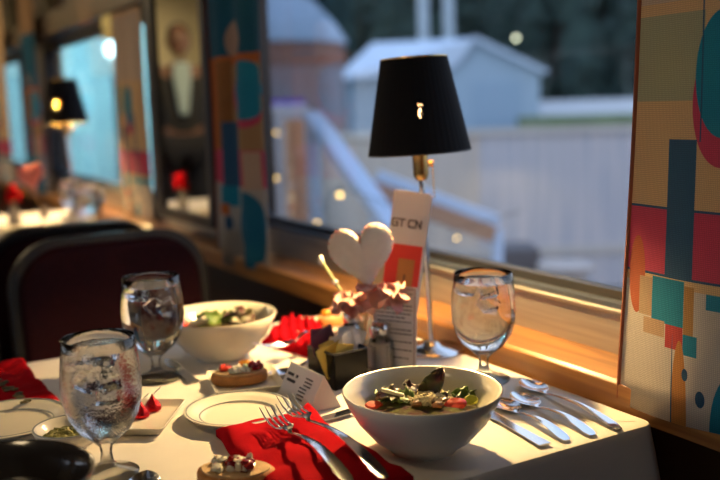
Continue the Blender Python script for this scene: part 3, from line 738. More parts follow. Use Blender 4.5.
def fork_mesh(L_=.175):
    R = handle_rows(0, L_-.075, z1=.010); n = 8
    for i in range(1, n+1):
        t = i/n; R.append((L_-.075+.025*t, .0024+.0105*(math.sin(t*PI/2)**1.5), .0042+.000*t-.002*t+.002, .002*t))
    b = MB().ribbon(R, .0016, 8)
    for k in range(4):
        x = (-1.5+k)*.0070
        b.tube([(x, L_-.051, .0030), (x, L_-.035, .0026), (x*1.02, L_-.018, .006), (x*1.02, L_, .013)], [.0015, .0014, .0012, .0005], 8)
    return b
def knife_mesh(L_=.20):
    R = []
    for t in range(9): R.append((t/8*.09, .0085-.0025*t/8, .004, .0))
    for t in range(1, 11): R.append((.09+(L_-.09)*t/10, .0085*(1-(t/10)**5)+.0006, .003, 0))
    return MB().ribbon(R, .0022, 6)
def place(mb, nm, tip, end, z, label, cat, grp, z2=None, m='steel'):
    e = T(*end, z); t = T(*tip, z2 or z); o = mb.build(nm, M[m], None, ang=50); o.matrix_world = align(e, t)
    return tag(o, label, cat, grp)
def ln(tip, end, z=.75): return (T(*tip, z)-T(*end, z)).length
GC = 'spoons laid right of the front bowl'
place(spoon_mesh(ln((522, 384), (619, 431))), 'spoon', (522, 384), (619, 431), .7505, 'outermost spoon, nearest the window sill', 'spoon', GC)
place(spoon_mesh(ln((513, 397), (593, 437))), 'spoon', (513, 397), (593, 437), .7505, 'middle spoon of the three right of the bowl', 'spoon', GC)
place(spoon_mesh(ln((494, 402), (567, 442))), 'spoon', (494, 402), (567, 442), .7505, 'spoon with its bowl tucked closest to the front salad bowl', 'spoon', GC)
place(knife_mesh(ln((440, 372), (545, 447))), 'table_knife', (462, 400), (545, 447), .7505, 'table knife with grooved handle left of the three spoons', 'knife', None)
place(fork_mesh(ln((268, 416), (350, 486), .776)), 'fork', (268, 416), (350, 486), .776, 'left fork on the front red napkin', 'fork', 'forks on the front napkin')
place(fork_mesh(ln((285, 405), (385, 480), .779)), 'fork', (285, 405), (385, 480), .779, 'right fork on the front red napkin, partly behind the other', 'fork', 'forks on the front napkin')
place(knife_mesh(.17), 'table_knife', (300, 428), (352, 413), .7515, 'knife showing between the front napkin and the salad bowl', 'knife', None)
place(knife_mesh(.15), 'table_knife', (159, 354), (194, 384), .7505, 'dark reflecting knife beside the back goblet foot', 'knife', None)
place(spoon_mesh(.13), 'spoon', (272, 379), (330, 360), .7515, 'spoon behind the toast plate near the tent card', 'spoon', None)
place(fork_mesh(.12), 'fork', (287, 345), (318, 338), .776, 'small fork lying on the back red napkin', 'fork', None)
for i, (tp, en, lb) in enumerate([((152, 459), (130, 540), 'spoon at bottom left, its bowl catching a star of light'), ((128, 475), (105, 560), 'dark spoon at the bottom edge, middle of three'), ((98, 474), (70, 560), 'dark spoon at the bottom edge beneath the goblet')]):
    place(spoon_mesh(.15), 'spoon', tp, en, .7505, lb, 'spoon', 'spoons at the bottom left')

# ------------------------------------------------------------------ centre pieces
# salt shaker
def shaker(px, py, label, fill, r=.021, h=.060):
    s_ = thing('shaker', T(px, py), label, 'shaker')
    MB().lathe([(0, 0), (r, 0), (r+.0005, .002), (r, .036), (r*.8, .043), (r*.66, .048), (r*.66, h), (r*.55, h), (r*.55, .047), (r*.7, .042), (r*.88, .035), (r*.88, .003), (0, .003)], 12).build('glass_body', M['thin'], s_, ang=20)
    MB().lathe([(0, .0032), (r*.87, .0032), (r*.87, .034), (r*.76, .041), (0, .043)], 24).build('filling', fill, s_)
    MB().lathe([(r*.70, h-.006), (r*.74, h-.005), (r*.74, h+.005), (r*.6, h+.010), (r*.3, h+.0125), (0, h+.013)], 32, None, False).build('metal_cap', M['chrome'], s_)
    return s_
shaker(381, 367, 'glass salt shaker with chrome cap in front of the text sheet', M['salt'])
shaker(352, 352, 'dark pepper shaker with chrome cap behind the salt', M['pepper'], .018, .058)
# little jar with picks
jb = T(361, 352)+Vector((.015, .02, 0)); jb = T(365, 348)
jr = thing('pick_jar', jb, 'narrow tan jar holding the felt heart pick', 'jar')
MB().lathe([(0, 0), (.013, 0), (.0135, .05), (.0135, .052), (.0115, .052), (.0115, .004), (0, .004)], 32).build('jar_body', M['jar'], jr)
# felt heart on a stick
hc = D(363, 257, 1.365); hcl = hc-jb
hp = thing('felt_heart_pick', jb+Vector((0, 0, .004)), 'puffy cream felt heart with red stitched edge on a stick', 'decoration')
toc = (CAM-hc).normalized(); toc.z = 0; toc.normalize()
hx = Vector((-toc.y, toc.x, 0)); hz = Vector((0, 0, 1)); tiltm = Matrix.Rotation(.17, 3, toc)
hx = tiltm @ hx; hz = tiltm @ hz
if hx.dot(RT) < 0: hx = -hx
def heart(t):
    x = 16*math.sin(t)**3; y = 13*math.cos(t)-5*math.cos(2*t)-2*math.cos(3*t)-math.cos(4*t); return x/34, (y+1.5)/29.5
S = .106; v = []; f = []; nn = 72; lv = 7
off = jb+Vector((0, 0, .004))
for sgn in (1, -1):
    for j in range(lv+1):
        q = 1-j/lv
        for k in range(nn):
            x, y = heart(2*PI*k/nn); y0 = .06*(1-q); dd = sgn*.012*math.sqrt(max(0, 1-q*q))**.8
            p = hc+hx*(x*q*S)+hz*((y*q+y0)*S)+toc*dd; v.append(p-off)
    # close
base = 0
for s_i in range(2):
    o_ = s_i*(lv+1)*nn
    for j in range(lv):
        for k in range(nn):
            a, c = o_+j*nn+k, o_+j*nn+(k+1) % nn; f.append((a, c, c+nn, a+nn))
ht = MB().add(v, f).build('felt_heart', M['felt'], hp, ang=120)
st = MB()
for k in range(0, 72):
    x, y = heart(2*PI*k/72); p = hc+hx*(x*.96*S)+hz*(y*.96*S+.001)+toc*.004; p2 = hc+hx*(x*1.0*S)+hz*(y*1.0*S)+toc*.0
    if k % 2 == 0: st.tube([p+toc*.0065-off, p2+toc*.002-off], .0010, 5)
st.build('stitching', M['stitch'], hp)
MB().tube([(0, 0, .0), hc+hz*(-.035)-toc*.0-off], .0018, 8).build('stick', mat('wooden stick', (.45, .25, .09), .6), hp)
# pink tissue flowers
def ruffle(c, r, label, seed):
    b = MB()
    for k in range(9):
        a = 2*PI*k/9+seed; Mx = Matrix.Translation(c) @ Matrix.Rotation(a, 4, 'Z') @ Matrix.Rotation(.5+.5*math.sin(k*2.1+seed), 4, 'Y')
        n = 5; v = []; f = []
        for j in range(n+1):
            for i in range(5):
                t = j/n; q = -1+i/2; v.append((t*r, q*r*.45*math.sin(PI*(t*.8+.1)), .18*r*q*q+.14*r*math.sin(q*6+t*5+k)))
        for j in range(n):
            for i in range(4): f.append((j*5+i, j*5+i+1, (j+1)*5+i+1, (j+1)*5+i))
        b.add(v, f, Mx)
    c = Vector(c); b.tube([c, Vector((jb.x, jb.y, .79)), Vector((jb.x, jb.y, .757))], .0012, 6)
    o = b.build('tissue_flower', M['pink'], None, ang=180, origin=Vector((jb.x, jb.y, .757)))
    return tag(o, label, 'flower', 'pink tissue flowers under the felt heart')
ruffle(D(384, 290, 1.35), .042, 'pink tissue flower right of the heart point', 1)
ruffle(D(349, 298, 1.40), .036, 'pink tissue flower left of the heart point', 3)
# glittery stem with white tip
g0 = T(353, 352)+Vector((.02, .02, .0)); stp = [Vector((jb.x-.004, jb.y+.002, .757)), D(349, 303, 1.44), D(335, 282, 1.44), D(321, 260, 1.44)]
o = MB().tube([p-stp[0] for p in stp], [.0015, .0022, .0026, .0026], 8).build('floral_stem', M['green']); o.location = stp[0]; tag(o, 'pale green stem with white tip leaning left from the jar', 'stem')
tp = MB().blob(stp[3]-stp[0], (.005, .005, .008), 10, .3).blob(stp[2]-stp[0], (.005, .005, .004), 10, .5, 2, 3).build('white_tip', mat('white bud', (.85, .82, .75), .5), o)

# printed cards: a sheet set up in its own plane, leaning back
def sheet(name, bl_, br_, top, depth, label, cat, th=.0012, m='paper'):
    """bl_, br_ bottom corners (world); top (world) point above bl_"""
    x = (br_-bl_); w = x.length; x.normalize(); y = top-bl_; y = y-x*y.dot(x); h = y.length; y.normalize(); z = x.cross(y)
    o = MB().box(0, w, 0, h, -th, 0).build(name, M[m], None, smooth=False)
    o.matrix_world = Matrix(((x.x, y.x, z.x, bl_.x), (x.y, y.y, z.y, bl_.y), (x.z, y.z, z.z, bl_.z), (0, 0, 0, 1)))
    return tag(o, label, cat), w, h
tocl = (BASE1-CAM).xy.to_3d().normalized()
# tall menu: lettering GT CN, red lower block with orange brown picture
dM = 1.455
mbl = D(375, 343, 1.435); mbr = D(410, 348, 1.43); mtl = D(399, 190, 1.405)
men, w, h = sheet('menu_card', mbl, mbr, mtl, 0, 'tall white and red menu card lettered GT CN leaning on the lamp pole', 'menu', .004)
w_, h_ = w, h
MB().box(0, w, .0, h*.66, .0, .0004).build('red_panel', M['redink'], men, smooth=False)
MB().box(w*.36, w*.82, .0, h*.57, .0004, .0007).build('picture', M['tanink'], men, smooth=False)
MB().box(w*.56, w*.6, h*.38, h*.47, .0007, .0009).build('figure', M['ink'], men, smooth=False)
def strokes(segs, x0, y0, s_, t, z=.0006):
    b = MB()
    for sg in segs:
        for (a, c) in zip(sg[:-1], sg[1:]):
            p = Vector((x0+a[0]*s_, y0+a[1]*s_, z)); q = Vector((x0+c[0]*s_, y0+c[1]*s_, z)); dd = (q-p); L_ = dd.length; ang = math.atan2(dd.y, dd.x)
            b.box(-t/2, L_+t/2, -t/2, t/2, 0, .0004, Matrix.Translation(p) @ Matrix.Rotation(ang, 4, 'Z'))
    return b
GTCN = [[(.8, 1), (.15, 1), (0, .85), (0, .15), (.15, 0), (.75, 0), (.75, .5), (.4, .5)], [(.95, 1), (1.75, 1)], [(1.35, 1), (1.35, 0)],
        [(3.15, 1), (2.5, 1), (2.35, .85), (2.35, .15), (2.5, 0), (3.15, 0)], [(3.4, 0), (3.4, 1), (4.1, 0), (4.1, 1)]]
strokes(GTCN, w*.06, h*.775, w*.195, .0021).build('lettering', M['ink'], men, smooth=False)
MB().box(w-.003, w+.004, 0, h*.985, -.012, -.004).build('inner_pages', M['paper'], men, smooth=False)
# text sheet in front
dS = 1.40
sbl = T(373, 364); sbr = T(416, 370); stl = D(385, 285, 1.385)
sht, w, h = sheet('information_sheet', sbl, sbr, stl, 0, 'white text sheet with maroon border line behind the salt shaker', 'card')
b = MB()
b.box(.003, w-.003, h-.004, h-.003, 0, .0003); b.box(.003, .004, .003, h-.003, 0, .0003); b.box(w-.004, w-.003, .003, h-.003, 0, .0003)
b.build('border', M['maroonink'], sht, smooth=False)
b = MB(); rnd = random.Random(2)
for i in range(17):
    y = h-.012-i*.0062; x = .007
    while x < w-.012:
        l = rnd.uniform(.003, .009); b.box(x, min(x+l, w-.008), y, y+.0018, 0, .0003); x += l+.0014
        if rnd.random() < .06: break
b.build('text_lines', M['ink'], sht, smooth=False)
# tent card
A, B, Cc = T(277, 396), T(309, 413), T(341, 407); Dd = A+(Cc-B)
R1, R2 = T(293, 367, .80), T(324, 380, .80)
R1 = (A+Dd)/2+Vector((0, 0, .047)); R2 = (B+Cc)/2+Vector((0, 0, .047))
tc_ = thing('tent_card', (A+Cc)/2, 'folded white paper tent card with dark lettering by the sweetener box', 'card')
o_ = tc_.location
def plate3(p, q, r_, s__, th, nm, m, par, shift=0):
    n = (q-p).cross(s__-p).normalized(); vv = [x-o_+n*shift for x in (p, q, r_, s__)]; vv += [x-n*th for x in vv]
    return MB().add(vv, [(0, 1, 2, 3), (7, 6, 5, 4), (0, 4, 5, 1), (1, 5, 6, 2), (2, 6, 7, 3), (3, 7, 4, 0)]).build(nm, m, par, smooth=False)
lift = Vector((0, 0, .001))
plate3(A+lift, B+lift, R2, R1, .0006, 'front_panel', M['paper'], tc_)
plate3(Cc+lift, Dd+lift, R1, R2, .0006, 'back_panel', M['paper'], tc_)
plate3(B+lift, Cc+lift, R2, R2+Vector((.0005, 0, 0)), .0006, 'end_flap', M['paper'], tc_)
plate3(A+Vector((0, 0, .0006)), B+Vector((0, 0, .0006)), Cc+Vector((0, 0, .0006)), Dd+Vector((0, 0, .0006)), .0004, 'bottom_panel', M['paper'], tc_)
b = MB(); ex = (B-A).normalized(); wA = (B-A).length; ey = (R1-A); hA = ey.length; ey.normalize(); nz_ = ex.cross(ey); 
MF = Matrix(((ex.x, ey.x, nz_.x, (A-o_).x), (ex.y, ey.y, nz_.y, (A-o_).y), (ex.z, ey.z, nz_.z, (A-o_).z), (0, 0, 0, 1)))
zf = .0012
for (y, x0, n_, l, hh) in ((.66, .06, 5, .0048, .0042), (.50, .10, 4, .0048, .0042)):
    for i in range(n_):
        if i == 3 and y > .6: continue
        b.box(wA*x0+i*.0058, wA*x0+i*.0058+l, hA*y, hA*y+hh, zf-.0006, zf, MF)
for i in range(7):
    x = wA*(.60 if i < 3 else .52)
    for k in range(3): b.box(x+k*.0062, x+k*.0062+.0052, hA*(.74-i*.095), hA*(.74-i*.095)+.0018, zf-.0006, zf, MF)
b.build('lettering', M['ink'], tc_, smooth=False)
# sweetener box
cbp = T(336, 391); fr_, rt_, lf_ = T(333, 398), T(367, 386), T(306, 384)
cc = (rt_+lf_)/2+Vector((.01, .012, 0)); ang = -YAW+.65
cd_ = thing('sweetener_caddy', (cc.x, cc.y, .75), 'black smoked holder full of sweetener packets left of the salt', 'caddy', ang)
b = MB(); hw, hl, hh = .030, .034, .052
for (x0, x1, y0, y1) in ((-hw, hw, -hl, -hl+.003), (-hw, hw, hl-.003, hl), (-hw, -hw+.003, -hl, hl), (hw-.003, hw, -hl, hl)): b.box(x0, x1, y0, y1, 0, hh)
b.box(-hw, hw, -hl, hl, 0, .003); b.build('holder', M['smoke'], cd_, smooth=False, bevel=.001)
MB().tube([(x, y, hh+.001) for x, y in rrect(-hw, hw, -hl, hl, .006)+[(hw, hl-.006)]], .0018, 8).build('rim', M['black'], cd_)
rnd = random.Random(6)
for i in range(20):
    if i < 8: m, nm, lb, g_ = M['yellow'], 'sweetener_packet', 'pale yellow sweetener packet in the left half of the caddy', 'yellow packets in the caddy'
    elif i < 15: m, nm, lb, g_ = M['packet'], 'sugar_packet', 'white crinkled sugar packet in the right half of the caddy', 'white packets in the caddy'
    else: m, nm, lb, g_ = M['purple'], 'sweetener_packet', 'dark plum packet at the back of the caddy', 'plum packets in the caddy'
    bx = MB(); v = []; f = []
    for s__ in (0, 1):
        for j in range(7):
            for q in range(5):
                x = (-.5+q/4)*(.030 if i < 8 else .036); z = j/6*(.054 if i < 8 else .060); t = .0022*math.sin(PI*q/4)*math.sin(PI*j/6)+.0003; v.append((x, (t if s__ else -t)+.002*noise.noise(Vector((x*60, z*60, i))), z))
    for j in range(6):
        for q in range(4): a = j*5+q; f += [(a, a+1, a+6, a+5), (35+a, 35+a+5, 35+a+6, 35+a+1)]
    bd = [0, 1, 2, 3, 4, 9, 14, 19, 24, 29, 34, 33, 32, 31, 30, 25, 20, 15, 10, 5]
    for k in range(20): f.append((bd[k], bd[(k+1) % 20], 35+bd[(k+1) % 20], 35+bd[k]))
    o = bx.add(v, f).build(nm, m)
    if i < 8: lx, ly = -.016+.004*(i % 8)*.5, -.020+.0052*i
    elif i < 15: lx, ly = .014+.001*(i-8), -.022+.006*(i-8)
    else: lx, ly = -.012+.006*(i-15), .024
    wpos = Vector((cc.x, cc.y, .7535)) + Matrix.Rotation(ang, 3, 'Z') @ Vector((lx, ly, .008 if i < 8 else .014))
    o.location = wpos; o.rotation_euler = (rnd.uniform(-.25, .25), rnd.uniform(-.35, .35), ang+rnd.uniform(-.4, .4))
    tag(o, lb, 'packet', g_)

# ------------------------------------------------------------------ things on the further table
BY = PERIOD
def far_pt(x, y, z=.75): return Vector((x, y, z))
g4 = copy_tree(g3, None, T(68, 221, .75).xy.to_3d()+Vector((.02, -.02, .75)), 'blurred water goblet on the further table in front of its lamp')
g5 = copy_tree(g2, None, (.78, 3.20, .75), 'blurred goblet on the further table nearest the sill, right of the lamp')
g6 = copy_tree(g2, None, (.30, 3.35, .75), 'blurred goblet on the further table at the left edge')
hp2 = copy_tree(hp, None, (.70, 3.62, .754), 'second felt heart pick, blurred in front of the further lamp')
jr2 = copy_tree(jr, None, (.70, 3.62, .75), 'small jar on the further table holding the second heart')
pinkh = mat('rose pink felt', (.75, .25, .22), .9)
for k in kids(hp2):
    if k.name.startswith('felt_heart'): k.data = k.data.copy(); k.data.materials[0] = pinkh
fl = thing('red_flower_vase', (.56, 3.45, .75), 'small vase of red flowers left of the further goblet', 'vase')
MB().lathe([(0, 0), (.02, 0), (.024, .03), (.014, .06), (.016, .075), (0, .075)], 24).build('vase', M['jar'], fl)
b = MB()
for i in range(12): a = i*2.4; b.blob((.022*math.cos(a)*(i % 3)/2, .022*math.sin(a)*(i % 3)/2, .105+.012*(i % 4)), .014, 10, .6, 2, i)
b.build('flower_heads', M['red'], fl)
b = MB()
for i in range(5): a = i*1.3; b.tube([(0, 0, .06), (.012*math.cos(a), .012*math.sin(a), .105)], .0015, 5)
b.build('stems', M['green'], fl)
for i, (x, y, s_, lb) in enumerate([(.40, 3.22, .05, 'red napkin on the further table at its left side'), (.60, 3.20, .045, 'red napkin on the further table beside the goblet')]):
    o = MB().prism(rrect(-s_, s_, -s_*.7, s_*.7, .01), 0, .012).build('cloth_napkin', M['red'], None, bevel=.004); o.location = (x, y, .7505); o.rotation_euler.z = .3+i; tag(o, lb, 'napkin', 'red cloth napkins')
for i, (x, y, lb) in enumerate([(.52, 3.28, 'round plate on the further table before the flowers'), (.72, 3.30, 'round plate on the further table near the lamp')]):
    o = copy_tree(p1, None, (x, y, .75), lb)

# ------------------------------------------------------------------ standing man in the aisle (seen in the mirror)
def person(loc, rz):
    r_ = thing('person', loc, 'man in charcoal jacket over pale shirt, standing, reflected in the pier mirror', 'person', rz)
    J = {'pel': (0, 0, .95), 'w': (0, .0, 1.08), 'c': (0, .0, 1.30), 'n0': (0, .01, 1.46), 'n1': (0, .0, 1.54),
         'shl': (.17, .01, 1.42), 'ell': (.24, .03, 1.14), 'wrl': (.22, -.10, .92), 'shr': (-.17, .01, 1.42), 'elr': (-.24, .03, 1.14), 'wrr': (-.22, -.10, .92),
         'hl': (.09, 0, .90), 'kl': (.10, -.01, .50), 'al': (.10, .02, .08), 'tl': (.11, -.13, .03), 'hr': (-.09, 0, .90), 'kr': (-.10, -.01, .50), 'ar': (-.10, .02, .08), 'tr': (-.11, -.13, .03)}
    R = {'pel': (.15, .11), 'w': (.14, .10), 'c': (.165, .115), 'n0': (.075, .07), 'n1': (.055, .055), 'shl': (.07, .07), 'ell': (.046, .046), 'wrl': (.03, .03), 'hl': (.09, .09), 'kl': (.062, .062), 'al': (.045, .045), 'tl': (.04, .03)}
    E_ = [('pel', 'w'), ('w', 'c'), ('c', 'n0'), ('n0', 'n1'), ('c', 'shl'), ('shl', 'ell'), ('ell', 'wrl'), ('c', 'shr'), ('shr', 'elr'), ('elr', 'wrr'), ('pel', 'hl'), ('hl', 'kl'), ('kl', 'al'), ('al', 'tl'), ('pel', 'hr'), ('hr', 'kr'), ('kr', 'ar'), ('ar', 'tr')]
    def skin(name, keys, m, par, scale=1.0, extra=None, sub=2, radii=None):
        ks = [k for k in J if k in keys]; me = bpy.data.meshes.new(name); me.from_pydata([J[k] for k in ks], [(ks.index(a), ks.index(c)) for a, c in E_ if a in ks and c in ks], [])
        o = bpy.data.objects.new(name, me); COL.objects.link(o); o.parent = par; me.materials.append(m)
        o.modifiers.new('skin', 'SKIN'); s2 = o.modifiers.new('sub', 'SUBSURF'); s2.levels = sub; s2.render_levels = sub
        for i, k in enumerate(ks):
            kk = k if k in R else (k[:-1]+'l'); rr = R[kk]; me.skin_vertices[0].data[i].radius = (rr[0]*scale, rr[1]*scale)
        me.skin_vertices[0].data[0].use_root = True
        for p in me.polygons: p.use_smooth = True
        return o
    body = skin('body', set(J), M['skin'], r_)
    skin('jacket', {'pel', 'w', 'c', 'shl', 'ell', 'wrl', 'shr', 'elr', 'wrr'}, M['jacket'], r_, 1.2)
    skin('trousers', {'pel', 'hl', 'kl', 'al', 'hr', 'kr', 'ar'}, M['trouser'], r_, 1.25)
    MB().prism([(-.055, 1.50), (.055, 1.50), (.065, 1.40), (.03, 1.12), (-.03, 1.12), (-.065, 1.40)], -.165, -.10, Matrix(((1, 0, 0, 0), (0, 0, 1, 0), (0, 1, 0, 0), (0, 0, 0, 1)))).build('shirt_front', M['shirt'], r_, bevel=.01)
    hd = MB(); hd.blob((0, -.01, 1.66), (.078, .098, .118), 28, .03)
    hd.blob((0, -.112, 1.645), (.014, .02, .022), 10, 0); hd.blob((0, -.09, 1.585), (.04, .03, .03), 12, 0)
    for sx in (-1, 1): hd.blob((sx*.08, .0, 1.65), (.012, .022, .032), 10, 0)
    hd.build('head', M['skin'], r_)
    for sx in (-1, 1): MB().blob((sx*.03, -.098, 1.675), (.011, .008, .007), 10, 0).build('eye', M['paper'], r_)
    MB().blob((0, -.104, 1.603), (.024, .008, .006), 10, 0).build('mouth', M['stitch'], r_)
    MB().blob((0, .018, 1.70), (.083, .090, .092), 24, .05).build('hair', M['hair'], r_)
    for sx in (-1, 1):
        h_ = MB(); wx, wy, wz = sx*.22, -.10, .90
        h_.blob((wx, wy-.01, wz-.035), (.018, .036, .045), 12, 0)
        for k in range(4):
            y = wy-.038+k*.020; l = (.062, .075, .072, .055)[k]; h_.tube([(wx, y, wz-.065), (wx-sx*.004, y, wz-.065-l*.5), (wx-sx*.018, y, wz-.065-l)], [.0095, .0085, .006], 8)
        h_.tube([(wx, wy-.03, wz-.02), (wx-sx*.008, wy-.055, wz-.045), (wx-sx*.012, wy-.060, wz-.075)], [.011, .010, .007], 8)
        h_.build('hand', M['skin'], r_)
    for sx in (-1, 1): MB().blob((sx*.105, -.055, .045), (.05, .14, .045), 14, 0).build('shoe', M['black'], r_)
person((-.54, 6.5, 0), .25)

# ------------------------------------------------------------------ outside
GZ = -1.25
snow = mat('snow patch', (.75, .80, .88), .8)
ground = mat('gravel yard', (.22, .21, .20), .95, var=.4, vscale=2); grassm = mat('short grass', (.16, .22, .10), .95, var=.3, vscale=1.5)
o = MB().box(1.3, 140, -60, 140, GZ-.3, GZ).build('ground', ground, smooth=False); struct(o)
def along(c, length, ang, nm): pass
RH = Vector((RT.x, RT.y, 0)).normalized(); FH = Vector((FW.x, FW.y, 0)).normalized()
def frame_at(p): return Matrix(((RH.x, FH.x, 0, p.x), (RH.y, FH.y, 0, p.y), (0, 0, 1, p.z), (0, 0, 0, 1)))
# fence of upright boards
fc = D(455, 132, 11); fc.z = GZ
fen = thing('board_fence', fc, 'weathered upright board fence across the yard', 'fence', math.atan2(RH.y, RH.x))
top = D(455, 131, 11).z
fw1 = mat('weathered fence boards', (.60, .53, .53), .85, col2=(.40, .40, .46), vscale=5, stretch=(3, 1, .12))
b = MB(); rnd = random.Random(1); x = -5.5; b2 = MB()
while x < 5.2:
    (b2 if x < .25 else b).box(x, x+.135, 0, .022, .06, top-GZ+rnd.uniform(-.015, .015)); x += .145
b.build('boards', fw1, fen, smooth=False)
b2.build('beige_boards', mat('tan fence boards', (.62, .50, .42), .85, col2=(.48, .40, .36), vscale=5, stretch=(3, 1, .12)), fen, smooth=False)['label'] = 'tan boards on the left'  # left boards in a warmer tan than the right ones
b = MB().box(-5.5, 5.2, -.05, 0, top-GZ-.06, top-GZ+.02).box(-5.5, 5.2, -.04, 0, .5, .6); b.build('rail', mat('fence rail', (.50, .45, .42), .8), fen, smooth=False)
for x in (-4.6, -2.2, .2, 2.6, 4.8): MB().box(x, x+.1, .022, .12, 0, top-GZ-.02).build('post', fw1, fen, smooth=False)
# gabled shed
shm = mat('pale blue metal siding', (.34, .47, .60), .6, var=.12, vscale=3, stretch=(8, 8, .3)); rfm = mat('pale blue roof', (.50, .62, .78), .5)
s0 = D(455, 128, 25); s0.z = GZ
shd = thing('gabled_shed', s0, 'pale blue gabled shed behind the fence', 'shed', math.atan2(RH.y, RH.x))
zE = D(455, 74, 25).z-GZ; zR = D(465, 42, 25).z-GZ
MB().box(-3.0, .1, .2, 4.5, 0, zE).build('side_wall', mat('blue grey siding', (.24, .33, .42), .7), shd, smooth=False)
P = [(-.4, 0), (2.35, 0), (2.35, zE), (.55, zR), (-.4, zE+.35)]
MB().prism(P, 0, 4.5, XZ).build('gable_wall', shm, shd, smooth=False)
MB().add([(-3.3, -.2, zE-.05), (.0, -.2, zE+.25), (.55, -.2, zR+.06), (-2.2, 1.8, zR+.15), (-3.3, -.2, zE-.12), (.0, -.2, zE+.18), (.55, -.2, zR), (-2.2, 1.8, zR+.05)], [(0, 1, 2, 3), (7, 6, 5, 4), (0, 4, 5, 1), (1, 5, 6, 2), (2, 6, 7, 3), (3, 7, 4, 0)]).build('front_roof', rfm, shd, smooth=False)
MB().prism([(.45, zR+.05), (.55, zR+.13), (2.55, zE+.02), (2.5, zE-.08)], -.25, 4.7, XZ).build('side_roof', rfm, shd, smooth=False)
MB().box(.5, 1.9, -.03, 0, 0, zE-.25).build('door_panel', mat('shed door', (.28, .40, .53), .6), shd, smooth=False)
# round tank with domed roof
tk = D(262, 60, 14); tk.z = GZ
tank = thing('round_tank', tk, 'round rust banded tank with domed pale roof at left', 'tank')
zt = D(330, 44, 14).z-GZ; r0 = 1.27
MB().lathe([(0, 0), (r0, 0), (r0, zt), (0, zt)], 64).build('tank_wall', mat('tank wall', (.22, .24, .30), .7, col2=(.34, .22, .22), vscale=.9), tank)
MB().lathe([(r0+.01, zt-.35), (r0+.02, zt-.35), (r0+.02, zt), (r0+.01, zt)], 64).build('rust_band', mat('rust band', (.28, .14, .11), .8), tank)
MB().lathe([(r0+.06, zt-.02), (r0+.06, zt+.05), (r0*.9, zt+.32), (r0*.65, zt+.66), (r0*.3, zt+.85), (0, zt+.9)], 64).build('dome_roof', mat('dome', (.34, .46, .62), .6), tank)
# snow strip, grass
sn = D(600, 106, 30.5); o = MB().box(-2.2, 9, -1, 1, 0, 1.0, frame_at(Vector((sn.x, sn.y, D(600, 112, 32).z-.55)))).build('snow_bank', snow, smooth=False); tag(o, 'strip of snow lying in front of the dark trees', 'snow', None, 'stuff')
gp = D(590, 124, 20); o = MB().box(-.9, 12, 0, 4, GZ, D(600, 114, 24).z, frame_at(Vector((gp.x, gp.y, 0)))).build('grass_bank', grassm, smooth=False); tag(o, 'green grass bank between fence and snow', 'grass', None, 'stuff')
# evergreens
def tree(px, dep, w, h, seed, label):
    p = D(px, 100, dep); p.z = GZ
    t = thing('evergreen_tree', p, label, 'tree', 0, 'dark evergreens behind the yard')
    MB().tube([(0, 0, 0), (0, 0, h*.6)], [.3, .12], 8).build('trunk', mat('bark', (.05, .035, .03), .9), t)
    b = MB(); rnd = random.Random(seed)
    for i in range(46):
        q = rnd.random(); z = h*(.08+.9*q); rr = w*(1-q*.75); a = rnd.random()*6.28
        b.blob((rr*.75*math.cos(a), rr*.75*math.sin(a), z), (rr*.45+.2, rr*.45+.2, h*.07), 8, 1.1, 2.5, i+seed)
    b.build('foliage', LEAF, t)
LEAF = mat('dark needles', (.03, .06, .05), .95, col2=(.012, .03, .028), vscale=1.2)
if 0: pass
places = ['furthest left', 'between tank and shed', 'behind the shed roof', 'above the lamp shade', 'right of the lamp shade', 'behind the white posts', 'above the shed gable', 'above the snow strip', 'beside the near curtain', 'behind the near curtain']
for i, px in enumerate((230, 310, 370, 420, 470, 520, 560, 600, 645, 700)):
    tree(px, (36, 43, 50)[i % 3], 1.45+.2*(i % 2), 10.5+1.5*(i % 4)+(2 if px > 500 else 0), i*5+1, 'dark evergreen tree, '+places[i])
hedge = MB()
for i in range(90): p = D(140+i*7, 100, 66+4*math.sin(i*1.7)); hedge.blob((p.x, p.y, GZ+4+2.5*math.sin(i*.9)), (3, 3, 7), 8, .8, 2, i)
tag(hedge.build('hedge_row', LEAF), 'dark undergrowth under the evergreens', 'hedge', None, 'stuff')
# white posts
for i, (px, lb) in enumerate(((424, 'left of the two tall white posts behind the lamp shade'), (449, 'right of the two tall white posts behind the shed roof'))):
    p = D(px, 40, 33); o = MB().box(-.15, .13, -.13, .13, 0, 8).build('utility_post', mat('painted post', (.42, .52, .6), .6), smooth=False); o.location = (p.x, p.y, GZ); tag(o, lb, 'post', 'tall white posts')
# ramp handrail (diagonal) and crossbeam
rp = mat('bluish white painted timber', (.48, .60, .80), .6)
a, c = D(311, 116, 5.2), D(415, 258, 4.4)
ramp = thing('ramp_rail', (a+c)/2, 'diagonal pale blue handrail descending toward the heart', 'rail'); om = ramp.location
Mx = align(a-om, c-om); MB().box(-.055, .055, 0, (c-a).length, -.02, .03, Mx).build('top_rail', rp, ramp, smooth=False)
MB().tube([c-om+Vector((0, 0, -.02)), Vector((c.x, c.y, GZ))-om], .04, 8).build('post', rp, ramp)
MB().tube([a-om, Vector((a.x, a.y, GZ))-om], .04, 8).build('post', rp, ramp)
a, c = D(375, 180, 5.4), D(497, 226, 5.4)
bm_ = thing('loading_beam', (a+c)/2, 'pale beam with rusty underside outside, behind the menu card', 'beam'); om = bm_.location
Mx = align(a-om, c-om); MB().box(-.05, .05, 0, (c-a).length, .0, .06, Mx).build('beam', rp, bm_, smooth=False)
MB().box(-.045, .045, 0, (c-a).length, -.10, .0, Mx).build('underside', mat('rusty timber', (.42, .24, .16), .8), bm_, smooth=False)
for q in (c, a): MB().tube([q-om+Vector((0, 0, -.02)), Vector((q.x, q.y, GZ))-om], .035, 8).build('post', rp, bm_)
